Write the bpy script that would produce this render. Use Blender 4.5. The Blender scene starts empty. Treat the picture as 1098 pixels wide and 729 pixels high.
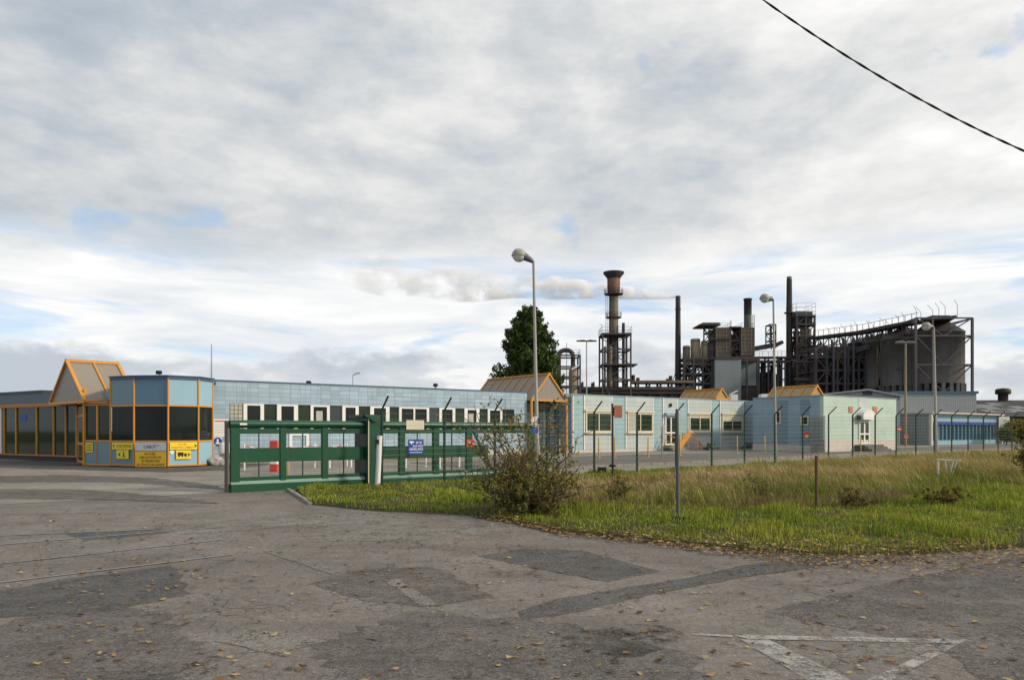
import bpy, bmesh, math, random
import numpy as np
from mathutils import Vector, Matrix, noise as mnoise
R = math.radians
random.seed(7); rng = np.random.default_rng(7)
sc = bpy.context.scene
COL = sc.collection

# ------------------------------------------------------------------ survey
F, CX, HY, CAMZ = 800.0, 549.0, 462.0, 2.0      # focal length / horizon of the photograph, eye height
PHI = math.atan2(.596, .803)                    # the works and its fence run in this direction
D = Vector((math.cos(PHI), math.sin(PHI))); N = Vector((-D.y, D.x))

def g(y):                                       # ground profile, rising gently away from the road
    pts = ((12, 0), (26, .12), (50, .38))
    if y <= 12: return 0.0
    if y >= 50: return .38
    for (a, ha), (b, hb) in zip(pts, pts[1:]):
        if a <= y <= b: return ha + (hb - ha) * (y - a) / (b - a)
def P(px, py, Y): return Vector(((px - CX) / F * Y, Y, CAMZ + (HY - py) / F * Y))
def G(px, py):
    Y = 20.0
    for _ in range(40): Y = (CAMZ - g(Y)) * F / (py - HY)
    return Vector(((px - CX) / F * Y, Y, g(Y)))
def W(px, Y): return Vector(((px - CX) / F * Y, Y, g(Y)))

class Face:
    """a vertical plane: origin (x,y), direction along it; local x along, y inwards, z up"""
    def __init__(s, o, d):
        s.o = Vector((o[0], o[1])); s.d = Vector((d[0], d[1])).normalized()
        s.n = Vector((-s.d.y, s.d.x))
        s.M = Matrix(((s.d.x, s.n.x, 0, s.o.x), (s.d.y, s.n.y, 0, s.o.y), (0, 0, 1, 0), (0, 0, 0, 1)))
    def t(s, px):
        r = (px - CX) / F
        return (r * s.o.y - s.o.x) / (s.d.x - r * s.d.y)
    def at(s, px, py):
        t = s.t(px); Y = s.o.y + t * s.d.y
        return t, CAMZ + (HY - py) / F * Y
    def pt(s, t, z, off=0.0):
        v = s.o + s.d * t - s.n * off
        return Vector((v.x, v.y, z))
    def rect(s, px0, px1, py0, py1):            # px rectangle -> t0,t1,z0,z1 (heights read at the middle)
        t0, t1 = s.t(px0), s.t(px1); m = (px0 + px1) / 2
        return t0, t1, s.at(m, py1)[1], s.at(m, py0)[1]

# ------------------------------------------------------------------ meshes
class MB:
    def __init__(s): s.v = []; s.f = []; s.sm = []
    def add(s, vs, fs, smooth=False):
        b = len(s.v); s.v += [Vector(v) for v in vs]
        s.f += [tuple(b + i for i in f) for f in fs]; s.sm += [smooth] * len(fs)
    def box(s, x0, x1, y0, y1, z0, z1, M=None):
        vs = [Vector((x, y, z)) for z in (z0, z1) for y in (y0, y1) for x in (x0, x1)]
        if M: vs = [M @ v for v in vs]
        s.add(vs, [(0, 2, 3, 1), (4, 5, 7, 6), (0, 1, 5, 4), (2, 6, 7, 3), (0, 4, 6, 2), (1, 3, 7, 5)])
        return s
    def bar(s, p, q, w, h=None, up=Vector((0, 0, 1))):
        p, q = Vector(p), Vector(q); h = h or w; d = (q - p)
        if d.length < 1e-6: return s
        d.normalize()
        a = d.cross(up)
        if a.length < 1e-3: a = d.cross(Vector((0, 1, 0)))
        a.normalize(); b = a.cross(d)
        vs = [e + a * i * w / 2 + b * j * h / 2 for e in (p, q) for j in (-1, 1) for i in (-1, 1)]
        s.add(vs, [(0, 2, 3, 1), (4, 5, 7, 6), (0, 1, 5, 4), (2, 6, 7, 3), (0, 4, 6, 2), (1, 3, 7, 5)])
        return s
    def tube(s, pts, r, n=8, cap=True):
        pts = [Vector(p) for p in pts]
        rs = r if isinstance(r, (list, tuple)) else [r] * len(pts)
        vs = []; ref = None
        for i, p in enumerate(pts):
            d = (pts[min(i + 1, len(pts) - 1)] - pts[max(i - 1, 0)]).normalized()
            if ref is None:
                ref = Vector((0, 0, 1)) if abs(d.z) < .9 else Vector((1, 0, 0))
            a = ref - d * ref.dot(d); a.normalize(); ref = a; b = d.cross(a)
            for k in range(n):
                t = 2 * math.pi * k / n
                vs.append(p + (a * math.cos(t) + b * math.sin(t)) * rs[i])
        fs = []
        for i in range(len(pts) - 1):
            for k in range(n):
                fs.append((i * n + k, i * n + (k + 1) % n, (i + 1) * n + (k + 1) % n, (i + 1) * n + k))
        s.add(vs, fs, n > 5)
        if cap:
            m = len(pts) - 1
            s.add(vs[:n], [tuple(reversed(range(n)))]); s.add(vs[m * n:], [tuple(range(n))])
        return s
    def lathe(s, c, prof, n=24, smooth=True):
        c = Vector(c); vs = []; m = len(prof)
        for k in range(n):
            t = 2 * math.pi * k / n
            for r, z in prof: vs.append(c + Vector((r * math.cos(t), r * math.sin(t), z)))
        fs = []
        for k in range(n):
            for i in range(m - 1):
                fs.append((k * m + i, ((k + 1) % n) * m + i, ((k + 1) % n) * m + i + 1, k * m + i + 1))
        s.add(vs, fs, smooth); return s
    def prism(s, pts2, off0, off1, M):         # pts2 in the face's (x,z); extruded along local y
        n = len(pts2)
        vs = [M @ Vector((x, off0, z)) for x, z in pts2] + [M @ Vector((x, off1, z)) for x, z in pts2]
        fs = [tuple(range(n)), tuple(reversed(range(n, 2 * n)))]
        fs += [(i, i + n, (i + 1) % n + n, (i + 1) % n) for i in range(n)]
        s.add(vs, fs); return s
    def build(s, name, mat, parent=None, origin=None, bev=0, world=True):
        me = bpy.data.meshes.new(name)
        if parent is not None and world: T = lm(parent).inverted()
        elif origin is not None: T = Matrix.Translation(-Vector(origin))
        else: T = Matrix()
        me.from_pydata([T @ v for v in s.v], [], s.f)
        me.polygons.foreach_set('use_smooth', s.sm)
        bm = bmesh.new(); bm.from_mesh(me)
        bmesh.ops.recalc_face_normals(bm, faces=bm.faces)
        if bev:
            es = [e for e in bm.edges if len(e.link_faces) == 2 and e.calc_face_angle(0) > .6]
            try: bmesh.ops.bevel(bm, geom=es, offset=bev, segments=2, affect='EDGES', clamp_overlap=True)
            except Exception: pass
        bm.to_mesh(me); bm.free()
        me.materials.append(mat)
        o = bpy.data.objects.new(name, me); COL.objects.link(o)
        if parent is not None: o.parent = parent
        elif origin is not None: o.location = origin
        return o
MATS = {}
WM = {}
def lm(o):
    m = Matrix.LocRotScale(o.location, o.rotation_euler, None)
    return lm(o.parent) @ m if o.parent else m
def tag(o, label=None, cat=None, group=None, kind=None):
    if label: o['label'] = label
    if cat: o['category'] = cat
    if group: o['group'] = group
    if kind: o['kind'] = kind
    return o
def thing(name, label, cat, loc, rz=0.0, group=None):
    o = bpy.data.objects.new(name, None); COL.objects.link(o)
    o.location = loc; o.rotation_euler = (0, 0, rz); o.empty_display_size = .2
    return tag(o, label, cat, group)
def copy_tree(o, parent=None):
    c = o.copy(); COL.objects.link(c)
    if parent: c.parent = parent
    for ch in list(o.children): copy_tree(ch, c)
    return c

# ------------------------------------------------------------------ materials
class NT:
    def __init__(s, name):
        s.m = bpy.data.materials.new(name); s.m.use_nodes = True
        s.n = s.m.node_tree.nodes; s.l = s.m.node_tree.links
        s.b = s.n['Principled BSDF']; s.out = s.n['Material Output']
    def node(s, t, **kw):
        x = s.n.new(t)
        for k, v in kw.items(): setattr(x, k, v)
        return x
    def lk(s, a, b): s.l.new(a, b)
    def coord(s, kind='Object', scale=(1, 1, 1)):
        tc = s.node('ShaderNodeTexCoord'); mp = s.node('ShaderNodeMapping'); mp.inputs['Scale'].default_value = scale
        s.lk(tc.outputs[kind], mp.inputs['Vector']); return mp.outputs['Vector']
    def noise(s, vec, scale, detail=4, rough=.55):
        x = s.node('ShaderNodeTexNoise'); x.inputs['Scale'].default_value = scale
        x.inputs['Detail'].default_value = detail; x.inputs['Roughness'].default_value = rough
        s.lk(vec, x.inputs['Vector']); return x.outputs['Fac']
    def ramp(s, fac, stops):
        x = s.node('ShaderNodeValToRGB'); e = x.color_ramp.elements
        while len(e) < len(stops): e.new(.5)
        for i, (p, c) in enumerate(stops):
            e[i].position = p
            e[i].color = (c, c, c, 1) if isinstance(c, (int, float)) else (*c, 1)
        s.lk(fac, x.inputs['Fac']); return x.outputs['Color']
    def mix(s, fac, a, b, mode='MIX'):
        x = s.node('ShaderNodeMix', data_type='RGBA', blend_type=mode)
        for sock, v in ((x.inputs['Factor'], fac), (x.inputs['A'], a), (x.inputs['B'], b)):
            if isinstance(v, (int, float)): sock.default_value = v if sock.type == 'VALUE' else (v, v, v, 1)
            elif isinstance(v, tuple): sock.default_value = (*v, 1)
            else: s.lk(v, sock)
        return x.outputs['Result']
    def math(s, op, a, b=0.0, clamp=False):
        x = s.node('ShaderNodeMath', operation=op, use_clamp=clamp)
        for i, v in enumerate((a, b)):
            if isinstance(v, (int, float)): x.inputs[i].default_value = v
            else: s.lk(v, x.inputs[i])
        return x.outputs[0]
    def bump(s, h, strength, dist=.02):
        x = s.node('ShaderNodeBump'); x.inputs['Strength'].default_value = strength
        x.inputs['Distance'].default_value = dist
        s.lk(h, x.inputs['Height']); s.lk(x.outputs['Normal'], s.b.inputs['Normal'])
    def fin(s, col, rough=.6, metal=0, spec=.4):
        if isinstance(col, tuple): s.b.inputs['Base Color'].default_value = (*col, 1)
        else: s.lk(col, s.b.inputs['Base Color'])
        if isinstance(rough, (int, float)): s.b.inputs['Roughness'].default_value = rough
        else: s.lk(rough, s.b.inputs['Roughness'])
        s.b.inputs['Metallic'].default_value = metal
        s.b.inputs['Specular IOR Level'].default_value = spec
        return s.m
def sc3(c, k): return tuple(min(1, max(0, x * k)) for x in c)

def paint(name, col, rough=.5, var=.12, scale=1.2, dirt=.25, dirtcol=(.12, .10, .08), metal=0, spec=.35, bump=0):
    """weathered paint: tone drift, fine speckle, vertical rain streaks"""
    t = NT(name)
    v = t.coord()
    n1 = t.noise(v, scale, 5); n2 = t.noise(v, scale * 14, 3)
    c = t.mix(n1, sc3(col, 1 - var), sc3(col, 1 + var))
    c = t.mix(t.math('MULTIPLY', n2, .25), c, sc3(col, .75))
    st = t.noise(t.coord(scale=(5, 5, .35)), 1.3, 6, .65)
    m = t.ramp(st, [(.5, 0), (.78, 1)])
    c = t.mix(t.math('MULTIPLY', m, dirt), c, dirtcol)
    r = t.ramp(n2, [(.3, rough * .85), (.7, min(1, rough * 1.15))])
    if bump: t.bump(n2, bump, .01)
    return t.fin(c, r, metal, spec)

def clad(name, col, w, h, joint=.012, jcol=None, var=.1, dirt=.2, rough=.45, jmix=1.0):
    """panels or tiles with joints, in the wall's own x / z"""
    t = NT(name)
    tc = t.node('ShaderNodeTexCoord'); sp = t.node('ShaderNodeSeparateXYZ'); t.lk(tc.outputs['Object'], sp.inputs[0])
    cb = t.node('ShaderNodeCombineXYZ')
    t.lk(t.math('ADD', sp.outputs[0], sp.outputs[1]), cb.inputs[0]); t.lk(sp.outputs[2], cb.inputs[1])
    br = t.node('ShaderNodeTexBrick'); br.offset = 0; br.squash = 1
    br.inputs['Scale'].default_value = 1; br.inputs['Brick Width'].default_value = w; br.inputs['Row Height'].default_value = h
    br.inputs['Mortar Size'].default_value = joint; br.inputs['Mortar Smooth'].default_value = .2
    br.inputs['Color1'].default_value = (*sc3(col, 1 - var), 1); br.inputs['Color2'].default_value = (*sc3(col, 1 + var), 1)
    j = jcol or sc3(col, .45); br.inputs['Mortar'].default_value = (*j, 1)
    t.lk(cb.outputs[0], br.inputs['Vector'])
    c = br.outputs['Color']
    n1 = t.noise(t.coord(), .7, 5)
    c = t.mix(t.ramp(n1, [(.35, 0), (.7, .28)]), c, sc3(col, .7))
    st = t.noise(t.coord(scale=(4, 4, .3)), 1.1, 6, .65)
    c = t.mix(t.math('MULTIPLY', t.ramp(st, [(.52, 0), (.8, 1)]), dirt), c, (.16, .14, .11))
    t.bump(t.math('MULTIPLY', br.outputs['Fac'], -1), .4, .01)
    return t.fin(c, rough, 0, .35)

def glass(name, col=(.012, .016, .015), rough=.06, spec=.2):
    t = NT(name); n = t.noise(t.coord(), .9, 3)
    c = t.mix(n, sc3(col, .5), sc3(col, 1.8))
    return t.fin(c, rough, 0, spec)

def rusty(name, col, rust=(.16, .07, .035), amt=.5, scale=.6, rough=.7):
    t = NT(name); v = t.coord()
    n = t.noise(v, scale, 8, .65); m = t.ramp(n, [(.42, 0), (.62, 1)])
    st = t.ramp(t.noise(t.coord(scale=(3, 3, .25)), scale * 1.5, 6, .6), [(.45, 0), (.7, 1)])
    c = t.mix(t.math('MULTIPLY', m, amt), col, rust)
    c = t.mix(t.math('MULTIPLY', st, amt * .7), c, sc3(rust, .55))
    return t.fin(c, rough, 0, .3)

def tinted(name, stops, rough=.7, trans=0.25):
    t = NT(name)
    a = t.node('ShaderNodeAttribute'); a.attribute_name = 'tint'
    c = t.ramp(a.outputs['Fac'], stops)
    m = t.fin(c, rough, 0, .2)
    if trans:
        tr = t.node('ShaderNodeBsdfTranslucent'); t.lk(c, tr.inputs['Color'])
        mx = t.node('ShaderNodeMixShader'); mx.inputs[0].default_value = trans
        t.lk(t.b.outputs[0], mx.inputs[1]); t.lk(tr.outputs[0], mx.inputs[2]); t.lk(mx.outputs[0], t.out.inputs['Surface'])
    return m

def asphalt(name, base, var, crack=.6, speck=.5, stain=.5, warm=(1, .93, .83), wear=0, tracks=1.0):
    t = NT(name); v = t.coord()
    base = tuple(base * w for w in warm)
    big = t.noise(v, .16, 6, .62); mid = t.noise(v, .75, 8, .68); blot = t.noise(v, 5.5, 6, .7); fine = t.noise(v, 30, 4, .75); ag = t.noise(v, 85, 2, .6)
    c = t.mix(t.ramp(big, [(.32, 0), (.68, 1)]), sc3(base, 1 - var), sc3(base, 1 + var))
    c = t.mix(t.math('MULTIPLY', t.ramp(mid, [(.43, 0), (.60, 1)]), stain), c, sc3(base, .52))
    c = t.mix(t.math('MULTIPLY', t.ramp(t.noise(t.coord(scale=(1, 1.4, 1)), .5, 7, .7), [(.52, 0), (.66, 1)]), stain * .8), c, (base[0] * 1.25, base[1] * 1.16, base[2] * 1.0))
    c = t.mix(t.math('MULTIPLY', t.ramp(blot, [(.44, 0), (.66, 1)]), stain * .6), c, sc3(base, .6))
    c = t.mix(t.math('MULTIPLY', t.ramp(fine, [(.36, 1), (.50, 0)]), speck), c, sc3(base, .3))
    c = t.mix(t.math('MULTIPLY', t.ramp(fine, [(.56, 0), (.70, 1)]), speck * .8), c, sc3(base, 1.7))
    gr = t.noise(v, 13, 5, .8)
    c = t.mix(t.math('MULTIPLY', t.ramp(gr, [(.40, 1), (.50, 0)]), speck * 1.1), c, sc3(base, .38))
    c = t.mix(t.math('MULTIPLY', t.ramp(gr, [(.54, 0), (.64, 1)]), speck * .7), c, sc3(base, 1.75))
    c = t.mix(t.math('MULTIPLY', t.ramp(ag, [(.55, 0), (.66, 1)]), speck), c, sc3(base, 2.3))
    if tracks:                                   # tyre polish sweeping in to the gate
        tr = t.noise(t.coord(scale=(.09, .55, 1)), 1.1, 6, .6)
        c = t.mix(t.math('MULTIPLY', t.ramp(tr, [(.50, 0), (.62, 1)]), .5 * tracks * stain), c, sc3(base, .5))
    dv = t.node('ShaderNodeVectorMath', operation='ADD')
    nz = t.node('ShaderNodeTexNoise'); nz.inputs['Scale'].default_value = 1.6; nz.inputs['Detail'].default_value = 4
    t.lk(v, nz.inputs['Vector'])
    t.lk(v, dv.inputs[0]); t.lk(nz.outputs['Color'], dv.inputs[1])
    for s_, wd, k in ((.8, .014, 1), (2.4, .022, .85), (6, .03, .6)):
        vo = t.node('ShaderNodeTexVoronoi', feature='DISTANCE_TO_EDGE'); vo.inputs['Scale'].default_value = s_
        t.lk(dv.outputs[0], vo.inputs['Vector'])
        cr = t.ramp(vo.outputs['Distance'], [(0, 1), (wd, 0)])
        where = t.ramp(t.noise(v, .30 if s_ < 1 else .45 if s_ < 5 else .6, 3), [(.46, 0), (.56, 1)] if s_ < 5 else [(.55, 0), (.64, 1)])
        f = t.math('MULTIPLY', t.math('MULTIPLY', cr, where), crack * k)
        c = t.mix(f, c, sc3(base, .2))
    t.bump(t.math('ADD', t.math('MULTIPLY', ag, .6), t.math('MULTIPLY', fine, .9)), .8, .008)
    m = t.fin(c, t.ramp(mid, [(.3, .75), (.7, .95)]), 0, .22)
    if wear:
        w = t.math('ADD', t.math('MULTIPLY', t.noise(v, 2.2, 6, .7), .6), t.math('MULTIPLY', t.noise(v, 26, 3, .7), .4))
        tr = t.node('ShaderNodeBsdfTransparent'); mx = t.node('ShaderNodeMixShader')
        t.lk(t.ramp(w, [(wear - .07, 0), (wear + .06, 1)]), mx.inputs[0])
        t.lk(tr.outputs[0], mx.inputs[1]); t.lk(t.b.outputs[0], mx.inputs[2]); t.lk(mx.outputs[0], t.out.inputs['Surface'])
    return m

M = {}
M['road'] = asphalt('road_asphalt', .188, .3, crack=1.0, stain=.66, warm=(1.05, .94, .845))
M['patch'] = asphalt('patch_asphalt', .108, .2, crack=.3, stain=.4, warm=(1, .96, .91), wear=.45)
M['patch_brown'] = asphalt('patch_brown', .142, .25, crack=.5, stain=.5, warm=(1.03, .93, .85), wear=.46)
M['debris'] = asphalt('dark_debris', .05, .4, crack=.2, stain=.6, warm=(1, .92, .82), wear=.545)
M['patch_pale'] = asphalt('patch_pale', .205, .2, crack=.6, stain=.45, wear=.43)
M['yard'] = asphalt('yard_surface', .255, .28, crack=.4, stain=.55, warm=(1.03, .94, .83))
M['kerb'] = asphalt('kerb_concrete', .27, .15, crack=.2, stain=.3, tracks=0)
M['footway'] = asphalt('footway', .15, .25, crack=.2, stain=.6)
def worn(name, col):
    t = NT(name); v = t.coord()
    a = t.ramp(t.math('ADD', t.math('MULTIPLY', t.noise(v, 3, 6, .7), .6), t.math('MULTIPLY', t.noise(v, 45, 3, .7), .4)), [(.42, 0), (.56, .9)])
    m = t.fin(t.mix(t.noise(v, 6, 5, .7), sc3(col, .75), col), .75, 0, .3)
    tr = t.node('ShaderNodeBsdfTransparent'); mx = t.node('ShaderNodeMixShader'); t.lk(a, mx.inputs[0])
    t.lk(tr.outputs[0], mx.inputs[1]); t.lk(t.b.outputs[0], mx.inputs[2]); t.lk(mx.outputs[0], t.out.inputs['Surface'])
    return m
M['marking'] = worn('road_paint', (.42, .41, .385))
def soilmat():
    t = NT('soil'); v = t.coord()
    c = t.mix(t.ramp(t.noise(v, .5, 6, .6), [(.35, 0), (.65, 1)]), (.035, .05, .015), (.075, .06, .032))
    c = t.mix(t.ramp(t.noise(v, 9, 5, .7), [(.45, 0), (.7, .7)]), c, (.11, .09, .05))
    t.bump(t.noise(v, 12, 5, .7), .8, .05)
    return t.fin(c, .95, 0, .1)
M['soil'] = soilmat()

M['orange'] = paint('orange_frame', (.58, .26, .038), .42, .12, 1.5, .22)
M['orange_dull'] = paint('orange_dull', (.42, .17, .035), .5, .15, 1.5, .3)
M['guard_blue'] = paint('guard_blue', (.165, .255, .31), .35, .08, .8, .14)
M['guard_shaded'] = paint('guard_shaded', (.10, .19, .28), .35, .08, .8, .12)  # gatehouse blue in its shaded tone; the shade is in the colour
M['guard_pale'] = paint('guard_pale', (.27, .43, .52), .35, .08, .8, .12)  # sunlit tone of the gatehouse blue; plain paint on the blue shop
M['tile_blue'] = clad('tile_blue', (.33, .43, .51), .6, .24, .014, (.20, .28, .35), .13, .55, .32)
M['aqua'] = clad('aqua_panel', (.31, .45, .475), 1.2, .36, .014, (.22, .32, .33), .05, .22, .4)
M['infill'] = clad('pale_infill', (.46, .51, .50), 1.2, .36, .01, (.34, .39, .39), .05, .25, .45)
M['greengrey'] = clad('pale_green_panel', (.45, .56, .48), 1.35, .62, .014, (.36, .46, .40), .04, .18, .4)
M['greyblue'] = clad('grey_blue_panel', (.26, .36, .425), 1.35, .62, .014, (.19, .26, .29), .05, .2, .4)
M['fascia'] = paint('fascia_band', (.075, .105, .13), .4, .12, .8, .2)
M['deepblue'] = paint('deep_blue_panel', (.05, .10, .17), .4, .1)
M['plinth'] = paint('plinth', (.55, .50, .44), .85, .12, 1.5, .4)
M['corr'] = clad('grey_sheet', (.24, .27, .285), .3, 6, .03, (.16, .18, .19), .04, .25, .5)
M['white'] = paint('white_paint', (.74, .73, .70), .45, .06, 1.5, .15)
M['white_pole'] = paint('white_sleeve', (.72, .71, .72), .5, .08, 2, .22)
M['cream'] = paint('cream_frame', (.62, .55, .40), .5, .1, 2, .25)
M['glass'] = glass('dark_glass')
M['glass_g'] = glass('green_reflection_glass', (.016, .028, .014), .05, .3)  # green stands in for foliage reflections, put into the pane colour
M['glass_b'] = glass('blue_glass', (.03, .10, .17), .12)
M['blind'] = paint('blind', (.40, .40, .35), .7, .1)
M['blocks'] = clad('glass_blocks', (.42, .43, .36), .22, .22, .03, (.16, .15, .12), .15, .2, .3)
M['green'] = paint('gate_green', (.007, .066, .032), .38, .16, 1.2, .4, (.05, .055, .035), 0, .4)
M['green_dark'] = paint('fence_green', (.006, .030, .020), .4, .1)
M['rail_pale'] = paint('worn_rail', (.20, .30, .26), .45, .15, 2, .3)
M['bronze'] = paint('brush_strip', (.12, .11, .10), .8, .2, 8)
M['steel'] = paint('galvanised', (.30, .31, .31), .45, .12, 2, .25, metal=.3)
M['pole'] = paint('lamp_pole', (.33, .315, .28), .55, .12, 1.2, .3)
M['pole_dark'] = paint('dull_post', (.085, .09, .09), .6, .15, 2, .3)
M['ochre'] = paint('ochre_paint', (.50, .31, .06), .5, .15, 2, .3)
M['wire'] = paint('wire', (.07, .12, .10), .5, .1)
M['black'] = paint('black_paint', (.012, .012, .013), .5, .1)
M['yellow'] = paint('sign_yellow', (.80, .62, .03), .4, .05, 2, .08)
M['amber'] = paint('sign_amber', (.68, .42, .03), .45, .06, 2, .1)
M['signgrey'] = paint('sign_grey', (.48, .50, .54), .45, .05)
M['signblue'] = paint('sign_blue', (.012, .055, .28), .4, .05)
M['signred'] = paint('sign_red', (.55, .06, .04), .45, .08)
M['faded'] = rusty('faded_red', (.52, .17, .13), (.45, .22, .10), .7, 4)
M['txt_black'] = paint('ink_black', (.015, .013, .012), .5, .05)
M['txt_red'] = paint('ink_red', (.60, .12, .03), .5, .05)
M['txt_white'] = paint('ink_white', (.8, .8, .8), .5, .03)
M['rust'] = rusty('rust_steel', (.10, .06, .045), (.15, .06, .03), .8, 3)
M['dk'] = rusty('dark_steel', (.044, .050, .061), (.11, .064, .045), .6, .35)
M['dkblue'] = rusty('blue_steel', (.060, .076, .102), (.12, .068, .042), .6, .35)
M['soot'] = rusty('soot_steel', (.032, .033, .037), (.085, .055, .038), .5, .25)
M['tankcream'] = rusty('cream_vessel', (.30, .25, .17), (.14, .09, .05), .5, .25)
M['flare'] = rusty('flare_drum', (.20, .105, .065), (.09, .05, .035), .8, .35)
M['flarecol'] = rusty('flare_column', (.19, .15, .105), (.06, .045, .035), .7, .3)
M['chim'] = rusty('chimney_steel', (.13, .15, .13), (.06, .05, .04), .5, .15)
M['filter'] = clad('filter_panel', (.20, .165, .125), .8, .75, .1, (.09, .075, .06), .12, .5, .7)
M['greybox'] = clad('grey_cladding', (.20, .235, .245), 3.2, 6, .03, (.15, .18, .19), .03, .2, .55)
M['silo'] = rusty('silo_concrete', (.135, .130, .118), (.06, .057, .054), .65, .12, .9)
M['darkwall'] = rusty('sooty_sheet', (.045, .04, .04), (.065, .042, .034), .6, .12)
M['roofdark'] = clad('dark_roof', (.05, .05, .056), 1.2, 30, .03, (.03, .03, .034), .12, 0, 1.0)
M['rooflight'] = paint('roof_light', (.13, .135, .13), .5, .15, .4, .3)
M['canopy'] = paint('canopy_sheet', (.25, .215, .175), .4, .12, .6, .25)
M['canopy_warm'] = paint('canopy_warm', (.36, .25, .11), .45, .12, .6, .25)
M['canopy_back'] = paint('canopy_wall', (.03, .045, .05), .4, .1)
M['bark'] = rusty('bark', (.07, .05, .032), (.04, .03, .02), .6, 6)
M['twig'] = rusty('twig', (.13, .085, .055), (.07, .045, .03), .5, 8)
M['stone'] = asphalt('rubble', .38, .2, crack=.1)
M['grass'] = tinted('grass', [(0, (.10, .135, .018)), (.35, (.205, .255, .026)), (.65, (.32, .35, .04)), (.85, (.42, .36, .085)), (1, (.36, .25, .10))])
M['dry'] = tinted('dry_grass', [(0, (.14, .18, .03)), (.3, (.26, .26, .06)), (.6, (.36, .27, .12)), (.85, (.46, .34, .17)), (1, (.55, .44, .24))])
M['weed'] = tinted('dead_weed', [(0, (.12, .085, .042)), (.5, (.21, .145, .075)), (1, (.32, .24, .12))])
M['leafg'] = tinted('shrub_leaf', [(0, (.06, .08, .02)), (.5, (.15, .16, .035)), (.8, (.26, .20, .05)), (1, (.28, .14, .05))])
M['leafy'] = tinted('yellow_leaf', [(0, (.09, .10, .02)), (.5, (.19, .16, .03)), (1, (.26, .15, .04))])
M['conifer'] = tinted('conifer_leaf', [(0, (.024, .045, .013)), (.5, (.055, .092, .020)), (1, (.12, .15, .035))], .75, .25)
M['litter'] = tinted('leaf_litter', [(0, (.06, .035, .018)), (.4, (.15, .085, .035)), (.7, (.27, .17, .07)), (.9, (.36, .26, .10)), (1, (.40, .35, .17))], .8, 0)
M['clear'] = paint('lamp_bowl', (.60, .60, .56), .15, .08, 2, .1, spec=.5)
M['shell'] = paint('lamp_shell', (.12, .125, .12), .35, .1)

# ------------------------------------------------------------------ text and symbols
def text_on(face, body, rect, mat, parent, off, name='lettering', xscale=True):
    """lettering fitted into t0,t1,z0,z1 of a face, standing `off` in front of it"""
    cu = bpy.data.curves.new('tmp', 'FONT'); cu.body = body; cu.align_x = 'CENTER'; cu.resolution_u = 3
    cu.extrude = .0; cu.offset = .012
    o = bpy.data.objects.new('tmp', cu); COL.objects.link(o)
    dg = bpy.context.evaluated_depsgraph_get()
    me = bpy.data.meshes.new_from_object(o.evaluated_get(dg)); bpy.data.objects.remove(o); bpy.data.curves.remove(cu)
    xs = [v.co.x for v in me.vertices]; ys = [v.co.y for v in me.vertices]
    x0, x1, y0, y1 = min(xs), max(xs), min(ys), max(ys)
    t0, t1, z0, z1 = rect; T = lm(parent).inverted()
    for v in me.vertices:
        a = t0 + (v.co.x - x0) / (x1 - x0) * (t1 - t0); b = z0 + (v.co.y - y0) / (y1 - y0) * (z1 - z0)
        v.co = T @ face.pt(a, b, off)
    me.materials.clear(); me.materials.append(mat); me.name = name
    ob = bpy.data.objects.new(name, me); COL.objects.link(ob); ob.parent = parent
    return ob
def plate(face, rect, off0, off1, mat, parent, name, bev=0):
    t0, t1, z0, z1 = rect
    return MB().box(t0, t1, -off1, -off0, z0, z1, face.M).build(name, mat, parent, bev=bev)
def shape(face, pts, off, mat, parent, name='symbol'):
    return MB().prism(pts, -off, -off + .003, face.M).build(name, mat, parent)
def arrow(face, t, z, s, sgn, off, mat, parent):
    return shape(face, [(t - sgn * s * .4, z - s * .6), (t + sgn * s * .5, z), (t - sgn * s * .4, z + s * .6), (t - sgn * s * .15, z)], off, mat, parent, 'arrow')
def disc(face, t, z, r, off, mat, parent, name='disc', n=24):
    return shape(face, [(t + r * math.cos(2 * math.pi * k / n), z + r * math.sin(2 * math.pi * k / n)) for k in range(n)], off, mat, parent, name)

# ------------------------------------------------------------------ ground
def sheet(name, pts, lift, mat, parent=None, kind='structure', fall=g):
    bm = bmesh.new()
    f = bm.faces.new([bm.verts.new((x, y, 0)) for x, y in pts])
    for yy in (12, 26, 50):
        bmesh.ops.bisect_plane(bm, geom=bm.verts[:] + bm.edges[:] + bm.faces[:], plane_co=(0, yy, 0), plane_no=(0, 1, 0), dist=1e-5)
    bmesh.ops.triangulate(bm, faces=bm.faces)
    for v in bm.verts: v.co.z = fall(v.co.y) + lift
    bmesh.ops.recalc_face_normals(bm, faces=bm.faces)
    for q in bm.faces:
        if q.normal.z < 0: q.normal_flip()
    me = bpy.data.meshes.new(name); bm.to_mesh(me); bm.free(); me.materials.append(mat)
    o = bpy.data.objects.new(name, me); COL.objects.link(o)
    if parent: o.parent = parent
    elif kind: o['kind'] = kind
    return o
def gxy(*pp): return [tuple(G(*p).xy) for p in pp]
def ragged(pts, amp=.07, step=.35, seed=1):
    rr = random.Random(seed); out = []
    for (a, b) in zip(pts, pts[1:] + pts[:1]):
        a, b = Vector(a), Vector(b); n = max(1, int((b - a).length / step)); pn = Vector((-(b - a).y, (b - a).x)).normalized()
        for i in range(n):
            q = a + (b - a) * i / n
            if i: q = q + pn * rr.uniform(-amp, amp)
            out.append(tuple(q))
    return out

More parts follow.
